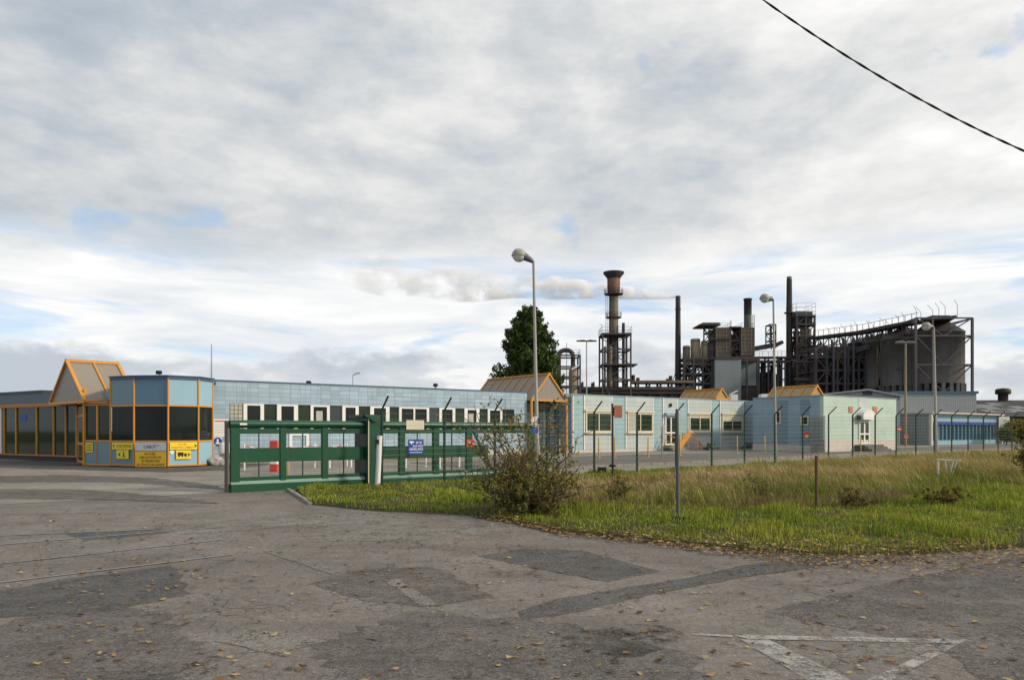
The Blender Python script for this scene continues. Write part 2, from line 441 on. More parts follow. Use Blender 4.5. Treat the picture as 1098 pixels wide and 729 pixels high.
ground = sheet('ground', [(-2500, -60), (2500, -60), (2500, 4000), (-2500, 4000)], -.012, M['soil'])
road = sheet('road', [(-90, -40), (90, -40), (90, 30), (-90, 30)], 0, M['road'])
A0 = G(246, 528).xy
GATE = Face(A0, D)
yardpts = [GATE.pt(-80, 0).xy, GATE.pt(150, 0).xy, GATE.pt(150, 0, -75).xy, GATE.pt(-80, 0, -75).xy]
yard = sheet('yard', [tuple(p) for p in yardpts], .008, M['yard'])
sheet('shadow_strip', ragged(gxy((-60, 493.5), (40, 494), (84, 497.5), (120, 499.5), (182, 502), (232, 499), (260, 497), (300, 497), (240, 504), (180, 506.5), (100, 504.5), (-60, 499.5)), .1, .3, 3), .014, M['patch'], yard)  # shadow along the gatehouse foot, laid as a darker asphalt strip
sheet('tyre_sweep', ragged(gxy((-60, 512), (60, 509), (160, 512), (235, 521), (250, 527), (200, 522), (120, 517), (-60, 519)), .1, .3, 5), .013, M['patch_brown'], yard)
sheet('tyre_sweep', ragged(gxy((-60, 524), (90, 525), (200, 534), (236, 540), (120, 536), (-60, 535)), .1, .3, 6), .0132, M['patch_brown'], yard)
# repairs and markings belong to the road
PT = 'patch'
def patch(pp, mat, lift=.004, amp=.06, seed=1): return sheet(PT, ragged(gxy(*pp), amp * .6, .14, seed), lift, M[mat], road)
patch([(512, 596), (560, 588), (625, 590), (708, 612), (652, 624), (580, 610)], 'patch', .004, .05, 2)
patch([(556, 655), (600, 641), (740, 619), (800, 605), (888, 597), (905, 604), (800, 618), (705, 636), (600, 660), (560, 664)], 'patch', .0055, .04, 3)
patch([(330, 626), (372, 612), (465, 606), (530, 640), (470, 650), (400, 645)], 'patch_brown', .0045, .12, 4)
patch([(228, 687), (275, 674), (352, 687), (296, 701)], 'patch_pale', .005, .03, 5)
patch([(-40, 640), (60, 622), (185, 606), (205, 636), (120, 655), (0, 662)], 'patch', .0042, .1, 6)
patch([(70, 572), (170, 566), (182, 571), (90, 580)], 'patch', .0044, .05, 7)
patch([(282, 591), (292, 590), (368, 613), (356, 616)], 'patch_pale', .0062, .03, 8)
patch([(412, 622), (426, 620), (470, 648), (452, 650)], 'patch_pale', .0064, .03, 9)
patch([(600, 684), (640, 672), (690, 669), (730, 676), (735, 692), (690, 704), (640, 700), (608, 694)], 'debris', .0048, .16, 10)
patch([(330, 690), (450, 655), (600, 668), (740, 700), (760, 760), (560, 780), (380, 740)], 'patch_brown', .0034, .2, 15)
patch([(-60, 690), (60, 650), (170, 655), (230, 700), (150, 760), (-60, 780)], 'patch_brown', .0033, .2, 16)
patch([(180, 566), (250, 560), (395, 548), (420, 553), (250, 570), (190, 573)], 'patch_pale', .0052, .05, 12)
patch([(820, 655), (960, 622), (1098, 597), (1400, 580), (1400, 720), (1098, 760), (1000, 690), (870, 668)], 'patch_brown', .0038, .05, 13)
patch([(330, 560), (520, 556), (560, 566), (470, 580), (350, 580)], 'patch_pale', .0036, .2, 14)
# give-way triangle worn into the surface
tri = lambda pp: sheet('marking', gxy(*pp), .009, M['marking'], road)
tri([(788, 682), (800, 681), (1037, 686), (1016, 690), (803, 685.5)])
tri([(1037, 686), (1016, 690), (922, 733), (950, 733)])
tri([(794, 686), (824, 686), (915, 731), (868, 731)])
tri([(742, 679), (786, 681.5), (786, 683.5), (742, 681)])
# sunken siding rails crossing the entrance
for a, b in (((-60, 577), (166, 567.5)), ((-60, 589), (390, 552.5)), ((-60, 610.5), (240, 578.5)), ((-60, 632), (250, 594.5))):
    p, q = G(*a), G(*b); d = (q - p).xy.normalized(); n = Vector((-d.y, d.x))
    for w0, w1, mt, lf, nm in ((-.035, .03, 'rail_pale', .012, 'rail'), (.03, .085, 'black', .007, 'rail_groove')):
        pts = [p.xy + n * w0, q.xy + n * w0, q.xy + n * w1, p.xy + n * w1]
        sheet(nm, [tuple(v) for v in pts], lf, M['steel'] if nm == 'rail' else M['patch'], road)

# frontage road and kerb in front of the offices
FK = Face(G(709, 498).xy, D)
kt0, kt1 = FK.t(545), 70
sheet('footway', [tuple(FK.pt(kt0, 0, 0).xy), tuple(FK.pt(kt1, 0, 0).xy), tuple(FK.pt(kt1, 0, -9).xy), tuple(FK.pt(kt0, 0, -9).xy)], .02, M['footway'])
kb = MB()
for i in range(int((kt1 - kt0) / 1.0)):
    a = FK.pt(kt0 + i, 0); b = FK.pt(kt0 + i + .985, 0)
    z = g(a.y); kb.box(kt0 + i, kt0 + i + .985, -.15, -.004, z - .1, z + .13, FK.M)
kb.build('kerb', M['kerb'], bev=.015)['kind'] = 'structure'

# ------------------------------------------------------------------ verge
FEN = Face(((586.6 - CX) / F * 29.2, 29.2), D)
PITCH = .0511 * 29.2 / D.y
front = [G(*p).xy for p in ((333, 541), (400, 548), (470, 551), (505, 553), (560, 562), (600, 571), (700, 581), (800, 591), (900, 597), (1000, 595), (1098, 588), (1300, 577), (1800, 562))]
bk = [GATE.pt(GATE.t(314), 0, .25).xy, GATE.pt(GATE.t(372), 0, .3).xy] + [FEN.pt(FEN.t(p), 0, -.9).xy for p in (440, 500, 550, 586, 640, 710, 780, 860, 960, 1060, 1170)]
def vpos(u, v):
    i = min(int(u), len(front) - 2); f = u - i
    a = front[i].lerp(front[i + 1], f); b = bk[i].lerp(bk[i + 1], f)
    return a.lerp(b, v)
def vh(x, y, u, v):
    e = min(1, v * 14, (1 - v) * 8)
    m = .07 * max(0, min(1, (u - 5) / 3)) * math.sin(math.pi * min(1, v * 1.1)) ** 1
    nz = mnoise.noise(Vector((x * .5, y * .5, 0))) * .05
    return g(y) + .03 + e * (.05 + m + nz)
NU, NV = 160, 60
vm = MB(); vv = []
for i in range(NU + 1):
    for j in range(NV + 1):
        u = i / NU * (len(front) - 1); v = j / NV; p = vpos(u, v)
        vv.append((p.x, p.y, vh(p.x, p.y, u, v) if 0 < j < NV else g(p.y) - .005))
vm.add(vv, [(i * (NV + 1) + j, (i + 1) * (NV + 1) + j, (i + 1) * (NV + 1) + j + 1, i * (NV + 1) + j + 1) for i in range(NU) for j in range(NV)], True)
vm.build('verge', M['soil'])['kind'] = 'structure'
ks = MB()
for a, b in (((309, 526), (316, 530)), ((316.5, 530.3), (324, 535)), ((324.5, 535.3), (333, 541))):
    p, q = G(*a), G(*b); ks.bar(p + Vector((0, 0, -.02)), q + Vector((0, 0, -.035)), .14, .2)
ks.build('kerb_stones', M['kerb'], bev=.02)['kind'] = 'structure'

def blades(name, base, h, w, lean, tint, mat, seed=0, droop=.35):
    """base Nx3, h N, w N, lean Nx2 (sideways travel of tip), tint N -> one mesh of bent blades"""
    n = len(base); r = np.random.default_rng(seed)
    ang = r.uniform(0, 2 * np.pi, n); side = np.stack([np.cos(ang), np.sin(ang), np.zeros(n)], 1) * w[:, None] / 2
    ln = np.concatenate([lean, np.zeros((n, 1))], 1)
    mid = base + ln * .35; mid[:, 2] += h * .6
    tip = base + ln; tip[:, 2] += h * (1 - droop * np.clip(np.linalg.norm(lean, axis=1) / np.maximum(h, 1e-3), 0, 1))
    V = np.stack([base - side, base + side, mid - side * .8, mid + side * .8, tip], 1).reshape(-1, 3)
    tr = np.array([[0, 1, 3], [0, 3, 2], [2, 3, 4]])
    Fc = (np.arange(n)[:, None, None] * 5 + tr[None]).reshape(-1)
    return rawmesh(name, V, Fc, 3, np.repeat(tint, 3), mat)
def rawmesh(name, V, Fc, k, tint, mat, smooth=False):
    me = bpy.data.meshes.new(name); nf = len(Fc) // k
    me.vertices.add(len(V)); me.vertices.foreach_set('co', V.astype(np.float32).ravel())
    me.loops.add(len(Fc)); me.loops.foreach_set('vertex_index', Fc.astype(np.int32))
    me.polygons.add(nf); me.polygons.foreach_set('loop_start', np.arange(0, nf * k, k, dtype=np.int32))
    me.polygons.foreach_set('loop_total', np.full(nf, k, dtype=np.int32))
    me.update(calc_edges=True); me.validate()
    at = me.attributes.new('tint', 'FLOAT', 'FACE'); at.data.foreach_set('value', tint.astype(np.float32))
    me.materials.append(mat)
    o = bpy.data.objects.new(name, me); COL.objects.link(o); return o

def scatter(n, fn):
    """rejection sample the verge; fn(x,y,u,v)-> None or (h,w,lean,tint)"""
    B, H, Wd, L, T = [], [], [], [], []
    areas = []
    for i in range(len(front) - 1):
        a, b, c, d = front[i], front[i + 1], bk[i + 1], bk[i]
        areas.append(abs((b - a).cross(c - a)) / 2 + abs((c - a).cross(d - a)) / 2)
    ar = np.cumsum(areas) / np.sum(areas)
    while len(B) < n:
        i = int(np.searchsorted(ar, random.random())); u = i + random.random(); v = random.random()
        if i > 10 and random.random() < .8: continue
        p = vpos(u, v); q = fn(p.x, p.y, u, v)
        if q is None: continue
        h, w, l, t = q
        B.append((p.x, p.y, vh(p.x, p.y, u, v) - .01)); H.append(h); Wd.append(w); L.append(l); T.append(t)
    return np.array(B), np.array(H), np.array(Wd), np.array(L), np.array(T)
def nz(x, y, s, o=0): return mnoise.noise(Vector((x * s + o, y * s - o, o * 1.7))) * .5 + .5
def lean(a, bias=(0, 0)):
    t = random.uniform(0, 6.283); r = a * random.random() ** .7
    return (r * math.cos(t) + bias[0], r * math.sin(t) + bias[1])
def tallness(x, y, u, v):                       # 0 where mown, 1 in the rank dry grass
    if u < 3.5: return 0
    lo = .25 + .16 * (nz(x, y, .5, 3) - .5); hi = .74 + .12 * min(1, max(0, (u - 7) / 2))
    k = min(1, (u - 3.5) / 1.5)
    t = min(max((v - lo) / .14, 0), 1) * min(max((hi - v) / .06, 0), 1)
    return t * k
def f_short(x, y, u, v):
    t = tallness(x, y, u, v)
    if random.random() < t * .75: return None
    if v < .05 and random.random() > v / .05 + nz(x, y, 2.2, 1) * .4: return None
    c = nz(x, y, .9, 5); f = nz(x, y, 3.1, 8)
    if u < 3.5 and f < .38 and random.random() < .6: return None
    tf = max(0, nz(x, y, .9, 91) - .52) * .42 - .015
    if f < .36 and c < .5 and random.random() < .75: return .03 + .03 * random.random(), .014, lean(.08), min(1, max(0, random.gauss(.92, .1)))
    h = (.04 + .15 * c * f + tf) * random.uniform(.55, 1.35) * (1.0 if u < 4 else 1.25)
    ti = .05 + .62 * nz(x, y, .8, 11) + .25 * (nz(x, y, 2.5, 13) - .4) + random.gauss(0, .17)
    return h, random.uniform(.008, .017) * (1 + y / 40), lean(.09), min(1, max(0, ti))
B_, H_, W_, L_, T_ = scatter(125000, f_short)
tag(blades('grass', B_, H_, W_, L_, T_, M['grass'], 1), 'short green grass on the roadside verge', 'grass', kind='stuff')
def f_tall(x, y, u, v):
    t = tallness(x, y, u, v)
    if random.random() > t: return None
    c = nz(x, y, .45, 21); f = nz(x, y, 1.6, 31)
    right = min(1, max(0, (u - 6) / 3))
    cl = nz(x, y, 1.1, 71)
    h = (.09 + .34 * f * (.4 + c) + .14 * right + .75 * max(0, cl - .52)) * random.uniform(.45, 1.3)
    greenish = nz(x, y, .35, 41)
    ti = .62 - .55 * max(0, (.5 - v) / .25) * .6 - .5 * (greenish - .42) * (1 + right) - 1.1 * (nz(x, y, 1.25, 43) - .5) + random.gauss(0, .17)
    return h, random.uniform(.006, .014) * (1 + y / 40), lean(.24, (-.10 - .12 * right + .5 * (nz(x, y, .9, 47) - .5), .4 * (nz(x, y, .9, 49) - .5))), min(1, max(0, ti))
B_, H_, W_, L_, T_ = scatter(75000, f_tall)
tag(blades('tall_grass', B_, H_, W_, L_, T_, M['dry'], 2), 'tall dry brown and green grass along the verge', 'tall grass', kind='stuff')
def f_weed(x, y, u, v):
    if not 3.6 < u < 9.5 or not .22 < v < .78: return None
    if nz(x, y, .55, 55) + .5 * nz(x, y, 2.2, 57) + random.gauss(0, .09) < .86: return None
    return random.uniform(.15, .30) + .35 * nz(x, y, 1.8, 59) * random.random(), random.uniform(.008, .018), lean(.2), min(1, max(0, random.gauss(.4, .25)))
B_, H_, W_, L_, T_ = scatter(9000, f_weed)
tag(blades('dry_weeds', B_, H_, W_, L_, T_, M['weed'], 4), 'reddish brown dead weeds in patches among the tall grass', 'weeds', kind='stuff')
# fallen leaves
def leaf_litter():
    V, T = [], []
    def one(x, y, z):
        s = random.uniform(.015, .05); a = random.uniform(0, 6.28); cx, sx = math.cos(a), math.sin(a)
        k = [random.uniform(-.3, .5) * s for _ in range(4)]
        for (p, q), h in zip(((-1, 0), (0, -.6), (1.1, 0), (0, .6)), k):
            V.append((x + s * (p * cx - q * sx), y + s * (p * sx + q * cx), z + .014 + max(0, h)))
        T.append(random.random())
    for _ in range(3400):
        y = 4.5 + 13 * random.random() ** 1.2; x = random.uniform(-.75, .75) * (y + 2)
        if nz(x, y, .5, 61) + random.random() * .5 < .60: continue
        one(x, y, g(y))
    for _ in range(6800):
        u = 3 + random.random() ** .9 * 8.2; v = random.gauss(-.004, .015 + .012 * max(0, min(1, (u - 6) / 2)))
        if u < 5.5 and random.random() < .4: continue
        p = vpos(u, v)
        one(p.x, p.y, (vh(p.x, p.y, u, v) if v > 0 else g(p.y)) + random.uniform(0, .035))
    for _ in range(500):
        u = random.random() * 4; v = random.random(); p = vpos(u, v); one(p.x, p.y, vh(p.x, p.y, u, v) + .05)
    n = len(T)
    o = rawmesh('fallen_leaves', np.array(V), np.arange(n * 4), 4, np.array(T), M['litter'])
    tag(o, 'brown and yellow fallen leaves on asphalt and verge', 'fallen leaves', kind='stuff')
leaf_litter()

# ------------------------------------------------------------------ plants
def leaves_mesh(name, pts, size, tint, mat, parent, elong=1.8, up=.3):
    """small four-cornered leaves at pts"""
    n = len(pts); pts = np.array(pts); r = np.random.default_rng(n)
    d = r.normal(size=(n, 3)); d[:, 2] += up; d /= np.linalg.norm(d, axis=1)[:, None]
    e = r.normal(size=(n, 3)); e -= d * (e * d).sum(1)[:, None]; e /= np.linalg.norm(e, axis=1)[:, None]
    s = np.array(size) * r.uniform(.6, 1.3, n)
    a = d * s[:, None] * elong / 2; b = e * s[:, None] / 2
    V = np.stack([pts - a, pts + b * .9, pts + a, pts - b * .9], 1).reshape(-1, 3)
    T = np.array(lm(parent).inverted()); V = V @ T[:3, :3].T + T[:3, 3]
    o = rawmesh(name, V, np.arange(n * 4), 4, np.clip(np.array(tint), 0, 1), mat); o.parent = parent
    return o
def shrub(label, base, n, h, spread, leafsize, per, mat, seed, cat='shrub', group=None, lo=.15):
    rr = random.Random(seed); base = Vector(base); root = thing('shrub', label, cat, base, 0, group)
    st = MB(); pts = []; ti = []
    for i in range(n):
        a = rr.uniform(0, 6.283); hh = h * (.32 + .78 * rr.random() ** 1.9); sp = spread * rr.uniform(.2, 1)
        b0 = base + Vector((rr.gauss(0, spread * .16), rr.gauss(0, spread * .16), 0))
        d = Vector((math.cos(a), math.sin(a), 0)); path = [b0]
        for k in range(1, 7):
            t = k / 6
            path.append(b0 + d * sp * t ** 1.5 + Vector((rr.gauss(0, .035), rr.gauss(0, .035), 0)) * h + Vector((0, 0, hh * (t - .22 * t * t * sp / max(hh, .1)))))
        st.tube(path, [.014 * (1 - .75 * k / 6) * (h / 1.8 + .2) for k in range(7)], 4)
        for s_ in range(rr.randint(3, 6)):
            k = rr.randint(1, 5); p = path[k]
            q = p + Vector((rr.gauss(0, .17), rr.gauss(0, .17), rr.uniform(.05, .25))) * h * .8
            st.tube([p, p.lerp(q, .5) + Vector((0, 0, .03)), q], [.006, .005, .003], 3)
            for _ in range(per):
                t = rr.random() ** .7; c = p.lerp(q, t)
                if (c.z - base.z) < lo * h and rr.random() < .5: continue
                pts.append(tuple(c + Vector((rr.gauss(0, .045), rr.gauss(0, .045), rr.gauss(0, .04))) * h / 1.6)); ti.append(rr.gauss(.45, .28) + .25 * (c.z - base.z) / h - .1)
    st.build('stem', M['twig'], root)
    leaves_mesh('foliage', pts, leafsize, ti, mat, root)
    return root
shrub('large straggly autumn shrub in front of the green sliding gate', G(566, 551) + Vector((0, 0, .04)), 74, 2.8, 1.8, .056, 15, M['leafg'], 3, lo=0)
shrub('low leafy undergrowth at the foot of the large autumn shrub', G(572, 553) + Vector((0, 0, .04)), 24, .85, 1.6, .05, 11, M['leafg'], 33, lo=0)
shrub('small low shrub in the dry grass beside the grey signpost', vpos(6.02, .33).to_3d() + Vector((0, 0, .1)), 26, .95, .55, .045, 11, M['leafg'], 5)
shrub('yellowing tall shrub at the right edge of the verge', W(1112, 26) + Vector((0, 0, .3)), 40, 2.3, .7, .07, 14, M['leafy'], 9)
shrub('small weed bush in grass left of the rusty stake', W(815, 19.5) + Vector((0, 0, .15)), 16, .75, .5, .045, 9, M['leafg'], 14)

shrub('dark green bramble clump low in the grass below the trestle', W(1012, 18.5) + Vector((0, 0, .18)), 30, .5, .9, .05, 10, M['leafy'], 61, lo=0)
shrub('low green weed clump just right of the rusty stake', W(915, 18) + Vector((0, 0, .15)), 26, .5, .7, .045, 9, M['leafg'], 62, lo=0)
def conifer(label, base, h, w, seed):
    rr = random.Random(seed); base = Vector(base); root = thing('evergreen_tree', label, 'tree', base)
    tk = MB().tube([base, base + Vector((.05, 0, h * .5)), base + Vector((0, .05, h * .96))], [.26, .17, .03], 8)
    pts, ti = [], []
    for i in range(460):
        t = rr.random() ** .8; z = .02 + .97 * t
        rad = w / 2 * (1 - z) ** .62 * (.78 + .36 * mnoise.noise(Vector((math.cos(i) * 3, z * 9, seed))) + .2)
        if z < .15: rad *= .85
        a = rr.uniform(0, 6.283); rr2 = rad * rr.uniform(.55, 1.05)
        c = base + Vector((math.cos(a) * rr2, math.sin(a) * rr2, h * z))
        clump_tone = rr.gauss(.45, .27)  # random tone for each foliage clump
        if i % 3 == 0: tk.tube([base + Vector((0, 0, h * z * .93)), c], [.05 * (1 - z) + .012, .008], 4)
        cs = w * .085 * (1.15 - .6 * z)
        dirv = Vector((math.cos(a), math.sin(a), .9)).normalized()
        for k in range(110):
            s_ = rr.random(); q = c + dirv * (s_ - .45) * cs * 2.4 + Vector((rr.gauss(0, 1), rr.gauss(0, 1), rr.gauss(0, 1))) * cs * .45 * (1.1 - s_ * .7)
            pts.append(tuple(q)); ti.append(clump_tone + rr.gauss(0, .15) + .1 * (s_ - .5))
    tk.build('trunk', M['bark'], root)
    leaves_mesh('crown', pts, .17, ti, M['conifer'], root, 2.0, .9)
conifer('tall dark evergreen tree behind the orange gabled passage roof', W(567, 76), 14.0, 9.2, 4)

def broadleaf(label, base, h, w, mat, seed, n=90, per=60, ls=.4):
    rr = random.Random(seed); base = Vector(base); root = thing('leafy_tree', label, 'tree', base)
    tk = MB().tube([base, base + Vector((.1, 0, h * .35)), base + Vector((0, .1, h * .8))], [h * .03, h * .022, h * .006], 7)
    pts, ti = [], []
    for i in range(n):
        u = Vector((rr.gauss(0, 1), rr.gauss(0, 1), rr.gauss(0, 1))).normalized() * rr.uniform(.45, 1)
        c = base + Vector((u.x * w / 2, u.y * w / 2, h * .62 + u.z * h * .36))
        if i % 4 == 0: tk.tube([base + Vector((0, 0, h * .4)), c], [h * .009, h * .003], 4)
        clump_tone = rr.gauss(.45, .2)  # tone drawn at random per clump of leaves
        for k in range(per):
            pts.append(tuple(c + Vector((rr.gauss(0, 1), rr.gauss(0, 1), rr.gauss(0, .8))) * w * .075)); ti.append(clump_tone + rr.gauss(0, .15))
    tk.build('trunk', M['bark'], root); leaves_mesh('crown', pts, ls, ti, mat, root, 1.4)
broadleaf('small pale round tree behind the dark hall roof', W(1062, 150), 7.6, 7.5, M['leafy'], 8, 60, 40, .35)
broadleaf('low dark green tree before the hall at far right', W(1094, 92), 2.9, 4.0, M['leafg'], 21, 70, 50, .25)
broadleaf('low olive bush beside the blue shop end wall', W(1079, 84), 2.1, 2.0, M['leafg'], 22, 40, 40, .16)

# ------------------------------------------------------------------ sliding gate
gz = g(A0.y)
gate = thing('sliding_gate', 'long dark green cantilever sliding gate standing open along the fence', 'gate', (A0.x, A0.y, gz), PHI)
def gt(px): return GATE.t(px)
def gzv(py): return CAMZ + (HY - py) / F * GATE.o.y
gl = gt(572)
q = MB(); zt = gzv(454.5); q.tube([GATE.pt(0, zt), GATE.pt(gl, zt)], .125, 16); q.build('top_beam', M['green'], gate)
q = MB(); q.box(.03, gl - .1, -.03, .03, gzv(465), gzv(459.4), GATE.M); q.build('upper_rail', M['green'], gate, bev=.008)
q = MB(); q.box(.03, gt(523), -.035, .035, gzv(496), gzv(480.5), GATE.M); q.build('middle_panel', M['green'], gate, bev=.008)
q = MB(); q.box(.03, gl - .1, -.03, .03, gzv(518.5), gzv(512), GATE.M); q.build('lower_rail', M['green'], gate, bev=.008)
q = MB(); zb0, zb1 = gzv(529), gzv(518)
q.prism([(0, zb0), (gl, zb0), (gl, zb1), (0, zb1)], -.11, .11, GATE.M); q.build('bottom_beam', M['green'], gate, bev=.03)
q = MB(); q.add([GATE.pt(.02, zb1 - .035, .115), GATE.pt(gl, zb1 - .035, .115), GATE.pt(gl, zb1 + .055, .03), GATE.pt(.02, zb1 + .055, .03)], [(0, 1, 2, 3)])
q.add([GATE.pt(.02, zb1 - .045, .113), GATE.pt(gl, zb1 - .045, .113), GATE.pt(gl, zb1 + .045, .028), GATE.pt(.02, zb1 + .045, .028)], [(3, 2, 1, 0)])
q.build('sloping_flashing', M['rail_pale'], gate)
for p0, p1 in ((246.5, 257), (299.5, 306.5), (344.5, 351.5), (427, 434), (463.5, 470.5), (499, 506), (566, 572)):
    a, b = gt(p0), gt(p1)
    MB().box(a, b, -.06, .06, zb1 + .01, zt, GATE.M).build('stile', M['green'], gate, bev=.02)
MB().bar(GATE.pt(gt(506), gzv(459)), GATE.pt(gt(527), gzv(512)), .1, .06).build('diagonal_brace', M['green'], gate)
q = MB()
for k in range(0, 90):
    t = .25 + k * .26
    if t < gl - .6: q.box(t, t + .003, -.002, .002, gzv(512), gzv(465), GATE.M)
for z in np.arange(gzv(511), gzv(466), .28): q.box(.05, gl - .5, .002, .005, z, z + .003, GATE.M)
q.build('mesh_infill', M['wire'], gate)
for px in (277, 324, 368, 447, 484): t = gt(px); MB().box(t, t + .03, -.02, .02, gzv(512), gzv(465), GATE.M).build('thin_bar', M['green_dark'], gate)
MB().box(-.07, -.008, -.02, .3, zb0 - .02, zt + .1, GATE.M).build('end_post', M['bronze'], gate, bev=.01)
MB().box(.28, .5, -.131, -.118, zt - .03, zt + .03, GATE.M).build('maker_plate', M['white'], gate)
# drive housing round the gate
hz = thing('gate_pillar', 'green sheet metal gate drive pillar with overhanging curved cap', 'gate pillar', GATE.pt(gt(397), g(24)), PHI)
h0 = gt(390.5); h1 = gt(404.5); ztop = CAMZ + (HY - 446) / F * 23.8; zg = g(23.8)
MB().box(h0, h1, -.28, .78, zg, ztop, GATE.M).build('body', M['green'], hz, bev=.012)
MB().box(h0 + .015, h0 + .05, -.288, -.282, zg + .05, ztop - .02, GATE.M).build('yellow_strip', M['cream'], hz)
MB().box(h0 - .012, h0 - .003, -.16, .7, zg + .06, ztop - .1, GATE.M).build('side_door', M['green_dark'], hz)
MB().box(h0 - .04, h0 - .012, .18, .3, zg + 1.0, zg + 1.04, GATE.M).build('door_handle', M['steel'], hz)
cap = [(h0 - .18, ztop + .085), (h0 - .1, ztop + .005)] + [(h0 + (h1 - h0) * k / 8, ztop - .16 * math.sin(math.pi * k / 8)) for k in range(9)] + [(h1 + .1, ztop + .005), (h1 + .18, ztop + .085)]
MB().prism(cap, -.36, -.29, GATE.M).box(h0 - .18, h1 + .18, -.289, .9, ztop + .004, ztop + .085, GATE.M).build('cap', M['green'], hz)

# ------------------------------------------------------------------ perimeter fence
f0 = FEN.pt(-3 * PITCH, 0); fence = thing('mesh_fence', 'long dark green mesh fence with cranked barbed wire arms', 'fence', (f0.x, f0.y, g(f0.y)), PHI)
ks_ = [FEN.t(409.5) / PITCH, FEN.t(476.5) / PITCH] + list(range(-1, 19))
KH = 2.62
for k in ks_:
    b = FEN.pt(k * PITCH, 0); z = g(b.y)
    q = MB(); q.tube([b + Vector((0, 0, z - .1)), b + Vector((0, 0, z + KH))], .046, 8)
    q.tube([b + Vector((0, 0, z + KH - .015)), FEN.pt(k * PITCH, z + KH + .42, .46)], .032, 6)
    q.build('post', M['green_dark'], fence)
q = MB()
zs = [.08 + .2 * i for i in range(13)]
wp = [FEN.pt(k * PITCH, 0) for k in (ks_[0], 18)]
for z in zs:
    q.tube([Vector((p.x, p.y, g(p.y) + z)) for p in [FEN.pt(t, 0, .04) for t in np.linspace(ks_[0] * PITCH, 18 * PITCH, 24)]], .0058, 3, False)
for hh, oo in ((.1, .11), (.25, .27), (.4, .44)):
    q.tube([Vector((p.x, p.y, g(p.y) + KH + hh)) for p in [FEN.pt(t, 0, oo) for t in np.linspace(ks_[0] * PITCH, 18 * PITCH, 24)]], .005, 3, False)
for t in np.arange(ks_[0] * PITCH, 18 * PITCH, .1):
    p = FEN.pt(t, 0, .045); q.tube([p + Vector((0, 0, g(p.y) + .05)), p + Vector((0, 0, g(p.y) + 2.5))], .0016, 3, False)
q.build('wire_mesh', M['wire'], fence)
sl = FEN.pt(FEN.t(406.3), 0, .02); zz = CAMZ + (HY - 467) / F * sl.y
MB().tube([Vector((sl.x - .06, sl.y, g(sl.y) - .05)), Vector((sl.x + .02, sl.y, zz))], .088, 14).build('white_sleeve', M['white_pole'], fence)
MB().box(-.05, .03, -.02, 0, zz - .28, zz - .13, Matrix.Translation((sl.x - .02, sl.y - .088, 0))).build('black_box', M['black'], fence)

def board(face, px, py, mat, name, label, off=.07, bev=.004, thick=.012, cat='sign', group=None):
    r = face.rect(px[0], px[1], py[0], py[1])
    c = face.pt((r[0] + r[1]) / 2, r[2], off)
    t = thing(name, label, cat, c, math.atan2(face.d.y, face.d.x), group)
    plate(face, r, off, off + thick, mat, t, 'panel', bev)
    return t, r, off + thick + .003
def sub(r, a, b, c, d): return (r[0] + (r[1] - r[0]) * a, r[0] + (r[1] - r[0]) * b, r[2] + (r[3] - r[2]) * c, r[2] + (r[3] - r[2]) * d)
t, r, o = board(FEN, (434.5, 453.5), (450.5, 460.5), M['cream'], 'notice_board', 'cream notice board hung on the fence above the blue camera sign')
for k in range(5): plate(FEN, sub(r, .1, .88 - .1 * (k % 2), .78 - .14 * k, .82 - .14 * k), o - .003, o, M['signgrey'], t, 'text_line')
t, r, o = board(FEN, (436.5, 453), (471, 487), M['signblue'], 'camera_sign', 'blue video surveillance sign with white camera on the fence')
text_on(FEN, 'SITE', sub(r, .48, .88, .72, .86), M['txt_white'], t, o)
text_on(FEN, 'SOUS VIDEO', sub(r, .28, .95, .5, .63), M['txt_white'], t, o)
text_on(FEN, 'SURVEILLANCE', sub(r, .07, .95, .28, .43), M['txt_white'], t, o)
plate(FEN, sub(r, .12, .88, .12, .15), o - .003, o, M['txt_white'], t, 'text_line')
cr = sub(r, .08, .38, .68, .9)
shape(FEN, [(cr[0], cr[3]), (cr[0] + .01, cr[2] + (cr[3] - cr[2]) * .5), (cr[0] + (cr[1] - cr[0]) * .35, cr[2] + (cr[3] - cr[2]) * .4), (cr[0] + (cr[1] - cr[0]) * .3, cr[2]), (cr[0] + (cr[1] - cr[0]) * .5, cr[2]), (cr[0] + (cr[1] - cr[0]) * .55, cr[2] + (cr[3] - cr[2]) * .42), (cr[1], cr[2] + (cr[3] - cr[2]) * .55), (cr[1] - .01, cr[3] - (cr[3] - cr[2]) * .15)], o, M['txt_white'], t)
t, r, o = board(FEN, (499, 507.5), (471, 478.5), M['signred'], 'warning_sign', 'small red and white warning plate on the fence')
plate(FEN, sub(r, .08, .92, .4, .6), o - .003, o, M['txt_white'], t, 'white_band')

